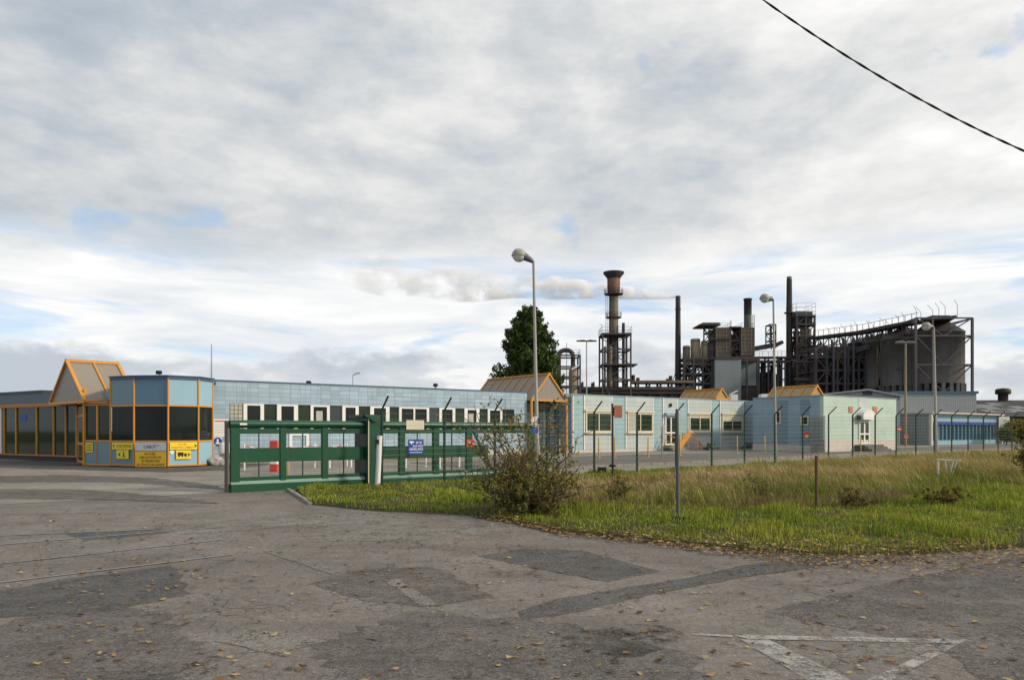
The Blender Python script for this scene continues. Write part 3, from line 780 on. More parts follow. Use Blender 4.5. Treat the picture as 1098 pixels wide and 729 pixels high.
# ------------------------------------------------------------------ guardhouse
gv = [(118.5, 36.8), (143.7, 36.1), (180.3, 35.9), (212.8, 36.8), (228.2, 38.2)]
V2 = [W(p, y).xy for p, y in gv]
V00 = W(90, 37.6).xy; Vd = W(83, 40.2).xy; VL = W(-40, 47.5).xy
gcen = Vector((-18.2, 40.0)); gz0 = .2
guard = thing('guardhouse', 'many sided blue gatehouse with orange frames and dark windows', 'gatehouse', (gcen.x, gcen.y, gz0))
ZT = CAMZ + (HY - 404.8) / F * 36.2; ZB = CAMZ - 38 / F * 36.0
z_head, z_sill = CAMZ + (HY - 434.8) / F * 36.2, CAMZ + (HY - 473) / F * 36.2
ring = V2 + [Vector((-16.3, 41.2)), Vector((-18.6, 42.4)), Vector((-20.6, 40.5))]
def body(ring, z0, z1, name, mat, parent, inset=0.12):
    c = sum(ring, Vector((0, 0))) / len(ring)
    rr = [p + (c - p).normalized() * inset for p in ring]; n = len(rr)
    q = MB(); q.add([(p.x, p.y, z) for z in (z0, z1) for p in rr], [tuple(range(n)), tuple(range(n, 2 * n))] + [(i, (i + 1) % n, (i + 1) % n + n, i + n) for i in range(n)])
    return q.build(name, mat, parent)
body(ring, ZB + .05, ZT - .1, 'core', M['canopy_back'], guard, .22)
body(ring, ZT - .08, ZT + .05, 'roof', M['deepblue'], guard, -.05)
FACETS = []
pm = [('guard_blue', 'guard_blue'), ('guard_shaded', 'guard_blue'), ('guard_pale', 'guard_pale'), ('guard_pale', 'guard_pale')]  # left facets darker, right ones paler: sun and shade set by paint
def facet(a, b, z0, zs_, zh, z1, up, lo, parent, glassmat='glass', top=True):
    fc = Face(a, b - a); L = (b - a).length
    plate(fc, (.05, L - .05, zs_ + .03, zh - .03), -.06, -.04, M[glassmat], parent, 'window')
    plate(fc, (.04, L - .04, z0 + .02, zs_ - .03), -.04, -.005, M[lo], parent, 'lower_panel')
    if top: plate(fc, (.04, L - .04, zh + .04, z1), -.04, -.005, M[up], parent, 'upper_panel')
    q = MB()
    for zz_ in (z0, zs_, zh): q.box(0.035, L - .035, -.02, .05, zz_ - .04, zz_ + .04, fc.M)
    q.build('frame_rail', M['orange'], parent)
    FACETS.append(fc); return fc, L
for i in range(4):
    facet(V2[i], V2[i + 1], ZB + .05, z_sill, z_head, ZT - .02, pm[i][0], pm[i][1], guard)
for i, p in enumerate(V2):
    q = MB(); q.tube([Vector((p.x, p.y, ZB)), Vector((p.x, p.y, ZT - .02))], .048, 8); q.build('corner_post', M['orange'], guard)
q = MB(); rr_ = [p for p in V2]
for a, b in zip(rr_, rr_[1:]):
    fc = Face(a, b - a); q.box(-.03, (b - a).length + .03, -.1, .02, ZT + .055, ZT + .1, fc.M)
q.build('roof_edge', M['deepblue'], guard)
body(ring, g(38) - .1, ZB + .04, 'base', M['black'], guard, .1)
# the low link with two windows, and the glazed entrance to its left
lobby = thing('entrance_lobby', 'glazed orange framed lobby with gabled rooflight left of the gatehouse', 'entrance lobby', (-24, 43, gz0))
zl_sill = CAMZ + (HY - 472.5) / F * 37.3; zl_head = CAMZ + (HY - 434) / F * 37.3
fc0, L0 = facet(V00, V2[0], CAMZ + (HY - 498) / F * 37.3, zl_sill, zl_head, 0, 'guard_blue', 'guard_blue', lobby, 'glass_g', False)
plate(fc0, (L0 * .48, L0 * .53, zl_sill, zl_head), -.05, .02, M['orange'], lobby, 'mullion')
plate(fc0, (L0 * .47, L0 * .52, ZB + .06, zl_sill - .04), -.004, .012, M['orange_dull'], lobby, 'panel_joint')
plate(fc0, (-.02, .09, ZB - .02, zl_head + .8), -.09, .06, M['orange'], lobby, 'corner_post')
band = MB(); zb_t = CAMZ + (HY - 413.5) / F * 37.6
band.box(-.2, L0 - .06, .35, .5, zl_head + .045, zb_t - .75, fc0.M); band.build('fascia', M['fascia'], lobby)
plate(fc0, (-.3, L0 - .07, zl_head + .045, zl_head + .17), -.3, .12, M['orange_dull'], lobby, 'eaves_rail')
fcd = Face(Vd, V00 - Vd); Ld = (V00 - Vd).length
zd0 = CAMZ + (HY - 496.5) / F * 38.5; zdh = CAMZ + (HY - 447) / F * 38.5
q = MB()
for a, b in ((0.02, .16), (Ld - .2, Ld - .06)): q.box(a, b, -.03, .05, zd0, zl_head, fcd.M)
for z in (zd0, (zd0 + zdh) / 2 - .25, zdh): q.box(.162, Ld - .202, -.028, .048, z, z + .13, fcd.M)
dr = q.build('door', M['orange'], lobby)
MB().box(.17, Ld - .21, .0, .02, zd0 + .14, zl_head - .02, fcd.M).build('pane', M['glass_g'], dr)
fl = Face(VL, Vd - VL); Ll = (Vd - VL).length
zf0 = g(44) - .1; zfs = CAMZ + (HY - 488) / F * 42; zfh = CAMZ + (HY - 436) / F * 42; zfe = CAMZ + (HY - 432) / F * 42; zft = CAMZ + (HY - 421.5) / F * 42
plate(fl, (0, Ll, zf0, zfs - .06), -.3, -.1, M['black'], lobby, 'plinth')
plate(fl, (0, Ll, zfs - .05, zfs + .03), -.08, .03, M['orange_dull'], lobby, 'bottom_rail')
plate(fl, (0, Ll + .1, zfh, zfe), -.25, .1, M['orange_dull'], lobby, 'eaves_rail')
plate(fl, (0, Ll + .2, zfe + .004, zft), -.4, -.12, M['fascia'], lobby, 'fascia')
plate(fl, (0, fl.t(43), zft + .004, zft + .2), -.8, -.1, M['green_dark'], lobby, 'roof_trim')
plate(fl, (0, Ll, zfs + .03, zfh), -.06, -.045, M['glass_g'], lobby, 'glazing')
for px in (4.5, 17.2, 39.2, 57.5, 70.5, 82):
    a = fl.t(px); plate(fl, (a - .04, a + .04, zfs + .03, zfh), -.04, .03, M['orange'], lobby, 'mullion')
a = fl.t(2); plate(fl, (0, a, zfs + .03, zfh), -.03, .06, M['white'], lobby, 'white_pier')
a = fl.t(24); plate(fl, (a - .35, a + .42, CAMZ + .55, CAMZ + .95), -.044, -.03, M['signblue'], lobby, 'poster')
bk_ = MB(); nn = fl.n
pp = [VL, Vd, V00 + Vector((.3, .2)), V2[0] + Vector((0, .5)), V2[0] + nn * 7, VL + nn * 7]
bk_.add([(p.x, p.y, z) for z in (zfe + .01, zft - .12) for p in [v + (nn * .42 if i < 2 else Vector((0, .6)) if i < 4 else Vector((0, 0))) for i, v in enumerate(pp)]],
        [tuple(range(6)), tuple(range(6, 12))] + [(i, (i + 1) % 6, (i + 1) % 6 + 6, i + 6) for i in range(6)])
bk_.build('flat_roof', M['greyblue'], lobby)
bk_ = MB(); bk_.box(.1, Ll - .1, 1.2, 1.4, zf0, zfe, fl.M); bk_.build('back_wall', M['canopy_back'], lobby)

def gable(parent, A, wd, ld, half, length, zf, za, bars, foot=.0, roofmat='canopy', endbars=0, wall=True, bw=.09, back=True):
    """glazed gable: A centre of front foot line, wd along front, ld ridge direction"""
    A = Vector(A); wd = Vector(wd).normalized(); ld = Vector(ld).normalized()
    def pt(s, l, z): v = A + wd * s + ld * l; return Vector((v.x, v.y, z))
    q = MB(); e = .04
    for s in (-1, 1):
        q.add([pt(s * half, 0, zf), pt(s * half, length, zf), pt(0, length, za), pt(0, 0, za)], [(0, 1, 2, 3)])
    q.build('roof_sheet', M[roofmat], parent)
    for l in (.03, length - .03):
        q = MB(); q.add([pt(-half, l, zf), pt(half, l, zf), pt(0, l, za)], [(0, 1, 2)]); q.build('gable_panel', M[roofmat], parent)
    q = MB()
    for s in (-1, 1):
        for k in range(bars + 1):
            l = length * k / bars
            q.bar(pt(s * half, l, zf + .02), pt(0, l, za + .02), bw * (1.5 if k in (0, bars) else .8), bw)
        q.bar(pt(s * half, 0, zf), pt(s * half, length, zf), bw, bw)
    q.bar(pt(0, -.06, za + .03), pt(0, length + .06, za + .03), bw * 2, bw * 1.4)
    q.bar(pt(-half, -.03, zf - .02), pt(half, -.03, zf - .02), bw, bw * 1.3)
    if endbars: q.bar(pt(0, -.02, za), pt(0, -.02, zf), bw * .5, bw * .5)
    q.build('rooflight_frame', M['orange'], parent)
la = Vector((-21.3, 37.2)); lb = la + Vector((-.745, .667)) * 5.2
gable(lobby, (la + lb) / 2, (.745, -.667), (.667, .745), 2.6, 2.5, CAMZ + 31 * 38.5 / F, 5.66, 2, bw=.105)
# gatehouse signs
def gsign(i, px, py, mat, name, label, face=None): return board(face or FACETS[i], px, py, mat, name, label, off=.06, thick=.015)
t, r, o = gsign(0, (121.5, 143.2), (474.3, 481.6), M['yellow'], 'visitor_sign', 'long yellow visitor sign with left arrow on the gatehouse')
text_on(FACETS[0], 'ACCES VISITEURS', sub(r, .22, .95, .3, .68), M['txt_black'], t, o)
arrow(FACETS[0], r[0] + (r[1] - r[0]) * .09, (r[2] + r[3]) / 2, .16, -1, o, M['txt_black'], t)
t, r, o = gsign(0, (126.3, 139.2), (482.3, 491.8), M['yellow'], 'pedestrian_sign', 'square yellow sign with arrow and walking figure on the gatehouse')
arrow(FACETS[0], r[0] + (r[1] - r[0]) * .25, (r[2] + r[3]) / 2, .2, -1, o, M['txt_black'], t)
cx, cz = r[0] + (r[1] - r[0]) * .62, (r[2] + r[3]) / 2
disc(FACETS[0], cx - .02, cz + .13, .035, o, M['txt_black'], t, 'symbol', 12)
shape(FACETS[0], [(cx - .06, cz + .08), (cx + .02, cz + .08), (cx + .03, cz - .02), (cx + .1, cz - .15), (cx + .05, cz - .16), (cx - .01, cz - .04), (cx - .07, cz - .16), (cx - .11, cz - .14), (cx - .05, cz)], o, M['txt_black'], t)
t, r, o = gsign(1, (145.8, 179), (474, 483.2), M['signgrey'], 'company_sign', 'pale grey company name panel below the middle gatehouse window')
text_on(FACETS[1], 'CABOT', sub(r, .28, .68, .3, .66), M['txt_black'], t, o); arrow(FACETS[1], r[0] + (r[1] - r[0]) * .74, r[2] + (r[3] - r[2]) * .62, .09, 1, o, M['txt_black'], t)
t, r, o = gsign(1, (145.8, 179), (483.8, 500.3), M['amber'], 'reception_sign', 'large amber reception notice in four text lines on the gatehouse')
for k, (s_, a, b) in enumerate((('ACCUEIL', .3, .68), ('OBLIGATION DE', .14, .84), ('SE PRESENTER', .2, .8), ('AU POSTE DE GARDE', .05, .96))):
    text_on(FACETS[1], s_, sub(r, a, b, .77 - .235 * k, .93 - .235 * k), M['txt_black'], t, o)
t, r, o = gsign(2, (181.6, 211), (474, 481.9), M['yellow'], 'lorry_sign', 'long yellow sign with red words and right arrow on the gatehouse')
text_on(FACETS[2], 'ACCUEIL', sub(r, .3, .62, .6, .85), M['txt_red'], t, o); text_on(FACETS[2], 'TRANSPORT CAMION', sub(r, .05, .85, .15, .45), M['txt_red'], t, o)
arrow(FACETS[2], r[0] + (r[1] - r[0]) * .93, r[2] + (r[3] - r[2]) * .5, .16, 1, o, M['txt_black'], t)
t, r, o = gsign(2, (188.4, 204.2), (482.6, 492), M['yellow'], 'truck_sign', 'square yellow sign with truck picture on the gatehouse')
plate(FACETS[2], sub(r, .1, .5, .4, .78), o - .003, o, M['txt_black'], t, 'symbol'); plate(FACETS[2], sub(r, .53, .72, .38, .66), o - .003, o, M['txt_black'], t, 'symbol')
for a in (.2, .42, .64): disc(FACETS[2], r[0] + (r[1] - r[0]) * a, r[2] + (r[3] - r[2]) * .34, .045, o + .002, M['txt_black'], t, 'symbol', 12)
arrow(FACETS[2], r[0] + (r[1] - r[0]) * .86, (r[2] + r[3]) / 2, .18, 1, o, M['txt_black'], t)
t, r, o = board(fc0, (92.2, 100), (474.8, 484.8), M['yellow'], 'instruction_sign', 'small yellow instruction plate on the low link beside the orange door', off=.02)
for z in (.2, .46, .72): plate(fc0, sub(r, .12, .88, z, z + .1), o - .003, o, M['txt_black'], t, 'text_line')
tt, zz = FACETS[2].at(184.3, 484.6)
pl_ = thing('round_plate', 'small round white plate beside the truck sign', 'plate', FACETS[2].pt(tt, zz), 0); disc(FACETS[2], tt, zz, .1, .02, M['white'], pl_, 'plate')
# roof kit
def mast(name, label, px, py, Y, zb_, r=.025, cat='mast'):
    top = P(px, py, Y); b = Vector((top.x, top.y, zb_)); t = thing(name, label, cat, b)
    MB().tube([b, top], [r, r * .5], 6).build('mast', M['steel'], t); return t, top
t, top = mast('antenna_mast', 'thin whip antenna at the right corner of the gatehouse', 226.8, 369, 38, ZT, .04)
t, top = mast('roof_camera', 'small dark camera on a stub post on the gatehouse roof', 171, 400, 37, ZT, .03, 'camera')
MB().box(-.16, .1, -.09, .09, -.06, .12, Matrix.Translation(top)).build('camera_head', M['black'], t, bev=.02)

# ------------------------------------------------------------------ office range 1
B1 = Face((-16.0, 40.0), D); ROOF = 4.7
def bt(px): return B1.t(px)
o1 = thing('tiled_office', 'long blue tiled office block with a ribbon of white framed windows', 'office building', B1.pt(0, g(42)), PHI)
b1e = bt(565); zg1 = 0.0
WZ0, WZ1 = 1.92, 3.50
q = MB(); q.box(-1.3, b1e, 0, .3, WZ1, ROOF, B1.M); q.box(-1.3, b1e, 0, .3, .7, WZ0, B1.M)
q.box(-1.3, bt(246), 0, .3, WZ0, WZ1, B1.M); q.box(bt(551.5), b1e, 0, .3, WZ0, WZ1, B1.M)
q.box(b1e - .3, b1e, .3, 11, .3, ROOF, B1.M); q.box(-1.3, -1.0, .3, 11, .3, ROOF, B1.M)
q.build('wall', M['tile_blue'], o1)
MB().box(-1.3, b1e - .31, .31, 11, ROOF - .5, ROOF - .2, B1.M).build('roof', M['roofdark'], o1)
MB().box(-1.35, b1e + .04, -.05, .34, ROOF + .003, ROOF + .06, B1.M).build('parapet_cap', M['deepblue'], o1)
MB().box(-1.3, b1e - .02, -.03, -.003, .1, .72, B1.M).build('plinth', M['plinth'], o1)
MB().box(-1.3, b1e - .35, .35, .45, 0, ROOF - .55, B1.M).build('dark_interior', M['canopy_back'], o1)
plate(B1, (bt(246.3), bt(260.8), WZ0, WZ1), -.2, -.02, M['blocks'], o1, 'glass_block_panel')
wins = [(261, 283), (297, 319.5), (333, 353.5), (367, 384.5), (397, 417.5), (428, 460), (471, 488), (498, 514), (523, 538.5)]
def window(parent, face, t0, t1, z0, z1, fw, fmat, gmat, off=.02, mull=0, cross=0, yp=.045, fv=None):
    fv = fv or fw
    q = MB(); d0, d1 = -off, .1
    q.box(t0, t0 + fw, d0, d1, z0, z1, face.M); q.box(t1 - fw, t1, d0, d1, z0, z1, face.M)
    q.box(t0 + fw, t1 - fw, d0, d1, z1 - fv, z1, face.M); q.box(t0 + fw, t1 - fw, d0, d1, z0, z0 + fv, face.M)
    for k in range(mull):
        m = t0 + (t1 - t0) * (k + 1) / (mull + 1); q.box(m - fw * .35, m + fw * .35, d0 + .006, d1, z0 + fv, z1 - fv, face.M)
    if cross: q.box(t0 + fw, t1 - fw, d0 + .009, d1, cross - fw * .3, cross + fw * .3, face.M)
    f = q.build('window', fmat, parent)
    MB().box(t0 + fw * .7, t1 - fw * .7, yp, yp + .012, z0 + fv * .7, z1 - fv * .7, face.M).build('pane', gmat, f)
    return f
prev = bt(260.8)
for i, (a, b) in enumerate(wins):
    ta, tb = bt(a), bt(b)
    if ta - prev > .1: plate(B1, (prev + .01, ta - .01, WZ0, WZ1), -.09, -.07, M['glass_g'] if i % 3 else M['canopy_back'], o1, 'dark_glazing')
    window(o1, B1, ta, tb, WZ0 + .002, WZ1 - .002, (.20, .24, .17)[i % 3], M['white'], M['glass'], .02, 1 if i == 5 else 0, fv=.09)
    if i in (2, 7): plate(B1, (ta + .35, ta + .75, WZ0 + .3, WZ1 - .33), -.044, -.04, M['blind'], o1, 'blind')
    prev = tb
plate(B1, (prev + .01, bt(551.5), WZ0, WZ1), -.09, -.07, M['glass'], o1, 'dark_glazing')
t0_ = bt(310); window(o1, B1, t0_, t0_ + 1.15, .3, 2.0 - .1, .16, M['white'], M['glass'], .05)
t, top = mast('roof_vent', 'short dark vent cowl on the blue tiled office roof', 467, 412.5, 51, ROOF - .2, .11, 'vent'); MB().lathe(top, [(0, .1), (.16, .08), (.17, -.1), (.1, -.12)], 12).build('cowl', M['soot'], t)
t, top = mast('roof_camera', 'tiny dark camera on the blue tiled office parapet', 331, 411.5, 45, ROOF, .03, 'camera'); MB().box(-.14, .14, -.1, .1, -.02, .18, Matrix.Translation(top)).build('camera_head', M['black'], t, bev=.03)
t, top = mast('small_lamp_post', 'distant thin lamp post rising behind the blue tiled office', 378.3, 402.5, 75, .38, .06, 'lamp post'); MB().tube([top, top + Vector((.25, 0, .18)), top + Vector((.75, 0, .3))], [.05, .09, .1], 8).build('lamp_head', M['clear'], t)
# wall notice beside the gatehouse
t, r, o = board(B1, (228.6, 244.3), (449, 468.5), M['white'], 'site_notice', 'white site notice with red heading on the blue wall', off=.02)
plate(B1, sub(r, .08, .92, .84, .91), o - .003, o, M['txt_red'], t, 'text_line')
for k in range(4): plate(B1, sub(r, .1, .85 - .1 * (k % 2), .66 - .14 * k, .69 - .14 * k), o - .003, o, M['signgrey'], t, 'text_line')
t, r, o = board(B1, (228.6, 238), (468.8, 478), M['white'], 'mandatory_sign', 'blue round mandatory sign on white plate beside the gatehouse', off=.02)
cx, cz = (r[0] + r[1]) / 2, (r[2] + r[3]) / 2
disc(B1, cx, cz, .23, o, M['signblue'], t)
shape(B1, [(cx - .12, cz - .12), (cx + .13, cz - .12), (cx + .13, cz - .06), (cx + .04, cz - .04), (cx + .04, cz + .14), (cx - .05, cz + .14), (cx - .05, cz - .04), (cx - .12, cz - .06)], o + .004, M['txt_white'], t)

# ------------------------------------------------------------------ gabled passage
gp = thing('gabled_passage', 'orange framed gabled glass passage between the two office blocks', 'covered passage', B1.pt(bt(586), g(53)), PHI)
pc = B1.pt(bt(586), 0, .3).xy; hw = (bt(604.5) - bt(567)) / 2
gable(gp, pc, D, N, hw, 7.6, CAMZ + 33 * 53.3 / F, CAMZ + 61 * 53.4 / F, 7, endbars=0, bw=.1)
pz = CAMZ + 33 * 53.3 / F
for s in (-1, 1):
    v = pc + D * s * hw
    MB().tube([Vector((v.x, v.y, .2)), Vector((v.x, v.y, pz))], .1, 8).build('column', M['orange'], gp)
PF = Face(pc - D * hw, D)
MB().box(.1, 2 * hw - .1, 1.0, 1.1, .3, pz - .05, PF.M).build('glazed_wall', M['canopy_back'], gp)
q = MB()
for k in range(6): q.box(.12 + k * (2 * hw - .28) / 5, .17 + k * (2 * hw - .28) / 5, .96, .99, .3, pz - .1, PF.M)
for z in (1.1, 1.9, 2.7): q.box(.1, 2 * hw - .1, .965, .995, z, z + .04, PF.M)
q.build('glazing_bars', M['guard_blue'], gp)
plate(PF, (.1, 2 * hw - .1, pz - .45, pz - .36), -.95, -.85, M['orange_dull'], gp, 'cross_rail')
plate(PF, (.3, 1.1, .35, 2.6), -.94, -.9, M['rust'], gp, 'door')

# ------------------------------------------------------------------ office range 2
s0, s1 = bt(607), bt(808)
o2 = thing('panel_office', 'pale aqua and grey panel office with four cream windows and steps', 'office building', B1.pt(s0, g(60)), PHI)
ZW = lambda px, py: B1.at(px, py)[1]
zpl = ZW(700, 481)
MB().box(s0, s1, .02, .3, zpl, ROOF - .03, B1.M).box(s0, s0 + .28, .3, 14, .5, ROOF - .03, B1.M).box(s1 - .28, s1, .3, 12, .5, ROOF - .03, B1.M).build('wall', M['aqua'], o2)
MB().box(s0 + .29, s1 - .29, .31, 14, ROOF - .5, ROOF - .2, B1.M).build('roof', M['roofdark'], o2)
MB().box(s0 - .05, s1 + .05, -.04, .34, ROOF - .026, ROOF + .05, B1.M).build('parapet_cap', M['greyblue'], o2)
MB().box(s0 + .02, s1 - .02, -.06, .28, .1, zpl - .003, B1.M).build('plinth', M['plinth'], o2)
for a, b in ((626.5, 656), (671, 700), (711, 726), (737.5, 762), (772, 797)):
    plate(B1, (bt(a), bt(b), zpl + .01, ROOF - .04), -.019, .01, M['infill'], o2, 'infill_panel')
    for e in (a, b): plate(B1, (bt(e) - .05, bt(e) + .05, zpl + .01, ROOF - .04), .012, .03, M['white'], o2, 'cover_strip')
for a, b, y0, y1, bl in ((627.5, 655.5, 441.5, 463.5, 0), (672.5, 699.5, 442.5, 463.5, 0), (738.5, 761.3, 444.5, 462.8, 1), (773.8, 795.5, 444.5, 462.8, 2)):
    m = (a + b) / 2; z0, z1 = ZW(m, y1), ZW(m, y0)
    w_ = window(o2, B1, bt(a), bt(b), z0, z1, .13, M['cream'], M['glass_g'], .09, 1, yp=-.045)
    MB().box(bt(a) - .1, bt(b) + .1, -.2, -.011, z0 - .1, z0 - .004, B1.M).build('sill', M['plinth'], w_)
    MB().box(bt(a) - .1, bt(b) + .1, -.16, -.031, z1 + .01, z1 + .12, B1.M).build('lintel', M['cream'], w_)
    if bl: MB().box(bt(a) + .14, bt(b) - .14, -.06, -.05, z1 - .3 * bl, z1 - .13, B1.M).build('blind', M['cream'], w_)
    MB().box(bt(a) + .14, bt(a) + (.5 if bl else .95), -.06, -.052, z0 + .14, z1 - .14, B1.M).build('curtain', M['blind'], w_) if a > 660 and a < 700 else None
da, db = bt(712.5), bt(725); zd0, zd1 = ZW(718, 477), ZW(718, 446)
q = MB()
for a, b in ((da, da + .13), (db - .13, db), ((da + db) / 2 - .07, (da + db) / 2 + .07)): q.box(a, b, -.1, -.012, zd0, zd1, B1.M)
for z in (zd0, zd0 + .95, zd1 - .13): q.box(da + .13, db - .13, -.094, -.013, z, z + .12, B1.M)
dd = q.build('door', M['white'], o2); MB().box(da + .1, db - .1, -.05, -.03, zd0 + .02, zd1 - .02, B1.M).build('pane', M['glass_g'], dd)
MB().box(da - .05, db + .05, -.3, -.012, zd1 + .02, zd1 + .25, B1.M).build('door_lintel', M['greyblue'], o2)
MB().box((da + db) / 2 - .18, (da + db) / 2 + .1, -.16, -.012, zd1 + .75, zd1 + 1.05, B1.M).build('wall_lamp', M['black'], o2, bev=.05)
for px in (610.5, 613, 805.5):
    c = B1.pt(bt(px), 0, .1); MB().tube([c + Vector((0, 0, .45)), c + Vector((0, 0, ROOF - .1))], .07, 8).build('downpipe', M['deepblue'] if px < 613 else M['white'], o2)
# steps with orange rail
st = thing('door_steps', 'concrete entrance steps with orange handrails below the white door', 'steps', B1.pt(da, g(62), .4), PHI)
q = MB()
for k in range(4): q.box(da - .2, db + .6, -.4 - .32 * (k + 1), -.065, g(62), zd0 - .17 * (k + 1) + .14, B1.M) if zd0 - .17 * k > g(62) else None
q.build('treads', M['kerb'], st, bev=.015)
q = MB()
for tt_ in (da - .2, db + .6):
    hi = B1.pt(tt_, zd0 + .95, .15); lo_ = B1.pt(tt_, g(62) + .95, 1.75)
    q.tube([hi, lo_, Vector((lo_.x, lo_.y, g(62)))], .045, 6); q.tube([B1.pt(tt_, zd0, .15), hi], .045, 6)
    m1, m2 = B1.pt(tt_, zd0 + .45, .15), B1.pt(tt_, g(62) + .45, 1.75); q.tube([m1, m2], .035, 6)
q.build('handrail', M['orange'], st)
ob = thing('ramp_board', 'orange sloping board leaning against the entrance steps', 'board', B1.pt(da + .6, g(60), 1.9), PHI)
MB().add  # noqa
q = MB(); a_ = B1.pt(da - .5, g(60) + .3, 1.95); b_ = B1.pt(db - .5, g(60) + 1.45, 1.85); q.bar(a_, b_, .06, .5); q.build('board', M['orange'], ob)
hr = thing('ramp_railing', 'pinkish access ramp railing right of the white office door', 'railing', B1.pt(bt(729), g(63), .6), PHI)
q = MB(); ra, rb = bt(728), bt(744)
for k in range(9):
    t_ = ra + (rb - ra) * k / 8; b_ = B1.pt(t_, 0, .9); zt_ = zd0 + .95 - max(0, (k - 3) / 5) * 1.1
    q.tube([b_ + Vector((0, 0, g(63))), b_ + Vector((0, 0, zt_))], .028, 5)
q.build('balusters', M['faded'], hr)
q = MB(); q.tube([B1.pt(ra, zd0 + .95, .9), B1.pt(ra + (rb - ra) * 3 / 8, zd0 + .95, .9), B1.pt(rb, zd0 - .15, .9)], .05, 6); q.build('handrail', M['faded'], hr)
# roof furniture
t = thing('roof_hatch', 'small white roof hatch propped open on the aqua office roof', 'roof hatch', P(787, 424, 78)); c = P(787, 424, 78)
MB().box(-.4, .3, -.4, .4, -.6, .1, Matrix.Translation(c)).build('kerb', M['white'], t); q = MB(); q.bar(c + Vector((-.4, 0, .12)), c + Vector((.35, 0, .5)), .8, .06); q.build('lid', M['white'], t)
t = thing('roof_unit', 'flat pale cooling unit on the grey roof between offices', 'roof unit', P(820, 425, 74)); MB().box(-.5, .5, -.4, .4, -.6, .2, Matrix.Translation(P(820, 425, 74))).build('casing', M['white'], t, bev=.04)
MB().box(-.3, .3, -.3, .3, .204, .26, Matrix.Translation(P(820, 425, 74))).build('fan_cover', M['steel'], t)
for lab, px, Y, ln, za, zf, bars in (('long orange ridged rooflight on the aqua office roof', 774, 74, 4.6, 6.15, 5.2, 5), ('orange ridged rooflight on the pale green office roof', 876, 64.5, 4.2, 5.9, 5.0, 4)):
    c = W(px, Y).xy; t = thing('rooflight', lab, 'rooflight', (c.x, c.y, 4.5), PHI, 'orange rooflights')
    gable(t, c, D, N, 1.0, ln, zf, za, bars, bw=.12, roofmat='canopy_warm')
    MB().box(-1.0, 1.0, 0, ln, 4.4, zf - .05, Face(c, D).M).build('upstand', M['greyblue'], t)

# ------------------------------------------------------------------ office range 3
c3 = W(883, 57).xy; B3 = Face(c3, D); B3L = Face(c3 + N * 12, -N)   # left face runs towards the camera
L3 = B3.t(961)
o3 = thing('green_office', 'pale green panelled office with white entrance canopy and dark left side', 'office building', (c3.x, c3.y, g(57)), PHI)
zp3 = CAMZ + (HY - 471.5) / F * 59
MB().box(0, L3, 0, .3, zp3, ROOF, B3.M).build('front_wall', M['greengrey'], o3)
MB().box(0.002, .3, .3, 6.3, .9, ROOF, B3.M).box(.3, 4.0, 6.0, 6.3, .9, ROOF - .004, B3.M).box(4.0, 4.3, 6.3, 12, .9, ROOF - .004, B3.M).build('side_wall', M['greyblue'], o3)  # darker than the front wall: shade of this side put into its colour
MB().box(L3 - .3, L3 - .002, .3, 12, .9, ROOF, B3.M).build('end_wall', M['greyblue'], o3)
MB().box(.3, L3 - .3, .3, 6.0, ROOF - .5, ROOF - .2, B3.M).box(4.3, L3 - .3, 6.0, 12, ROOF - .5, ROOF - .2, B3.M).build('roof', M['roofdark'], o3)
MB().box(-.05, L3 + .05, -.05, .35, ROOF + .003, ROOF + .06, B3.M).box(-.05, .35, .35, 6.35, ROOF + .003, ROOF + .06, B3.M).box(L3 - .35, L3 + .05, .35, 12, ROOF + .003, ROOF + .06, B3.M).build('parapet_cap', M['greyblue'], o3)
MB().box(.02, L3 - .02, -.05, .28, .1, zp3 - .003, B3.M).box(-.04, .28, .282, 6.3, .1, .9 - .003, B3.M).build('plinth', M['plinth'], o3)
def lf(px): return 12 - B3L.t(px)               # local y (along N) on the side wall
for a, b, y0, y1 in ((858, 868, 446, 456), (829.5, 838, 440, 454)):
    n0, n1 = lf(b), lf(a); Yd = 59
    MB().box(-.015, .001, n0, n1, .92, ROOF - .25, B3.M).build('dark_panel', M['guard_blue'], o3)
    z0, z1 = CAMZ + (HY - y1) / F * Yd, CAMZ + (HY - y0) / F * Yd
    f_ = MB().box(-.06, -.018, n0 + .05, n1 - .05, z0, z0 + .1, B3.M).box(-.06, -.018, n0 + .05, n1 - .05, z1 - .1, z1, B3.M).box(-.06, -.018, n0 + .05, n0 + .15, z0 + .1, z1 - .1, B3.M).box(-.06, -.018, n1 - .15, n1 - .05, z0 + .1, z1 - .1, B3.M).build('window', M['cream'], o3)
    MB().box(-.03, -.02, n0 + .1, n1 - .1, z0 + .05, z1 - .05, B3.M).build('pane', M['glass'], f_)
MB().box(-.012, .0, lf(845), lf(838.5), .92, ROOF - .25, B3.M).build('dark_panel', M['guard_blue'], o3)
za3 = lambda px, py: B3.at(px, py)[1]
plate(B3, (B3.t(920), B3.t(930.2), za3(925, 439), ROOF - .01), .003, .02, M['infill'], o3, 'infill_panel')
da, db = B3.t(920.4), B3.t(931.6); zd0, zd1 = za3(926, 476), za3(926, 451)
q = MB()
for a, b in ((da, da + .16), (db - .16, db), ((da + db) / 2 - .1, (da + db) / 2 + .1)): q.box(a, b, -.09, -.004, zd0, zd1, B3.M)
for z in (zd0, zd0 + .75, zd1 - .15): q.box(da + .16, db - .16, -.085, -.005, z, z + .14, B3.M)
dd = q.build('door', M['white'], o3); MB().box(da + .1, db - .1, -.04, -.02, zd0 + .02, zd1 - .02, B3.M).build('pane', M['glass_g'], dd)
ca, cb_ = B3.t(919.5), B3.t(931); czz0, czz1 = za3(925, 450), za3(925, 439.5); m_ = (ca + cb_) / 2
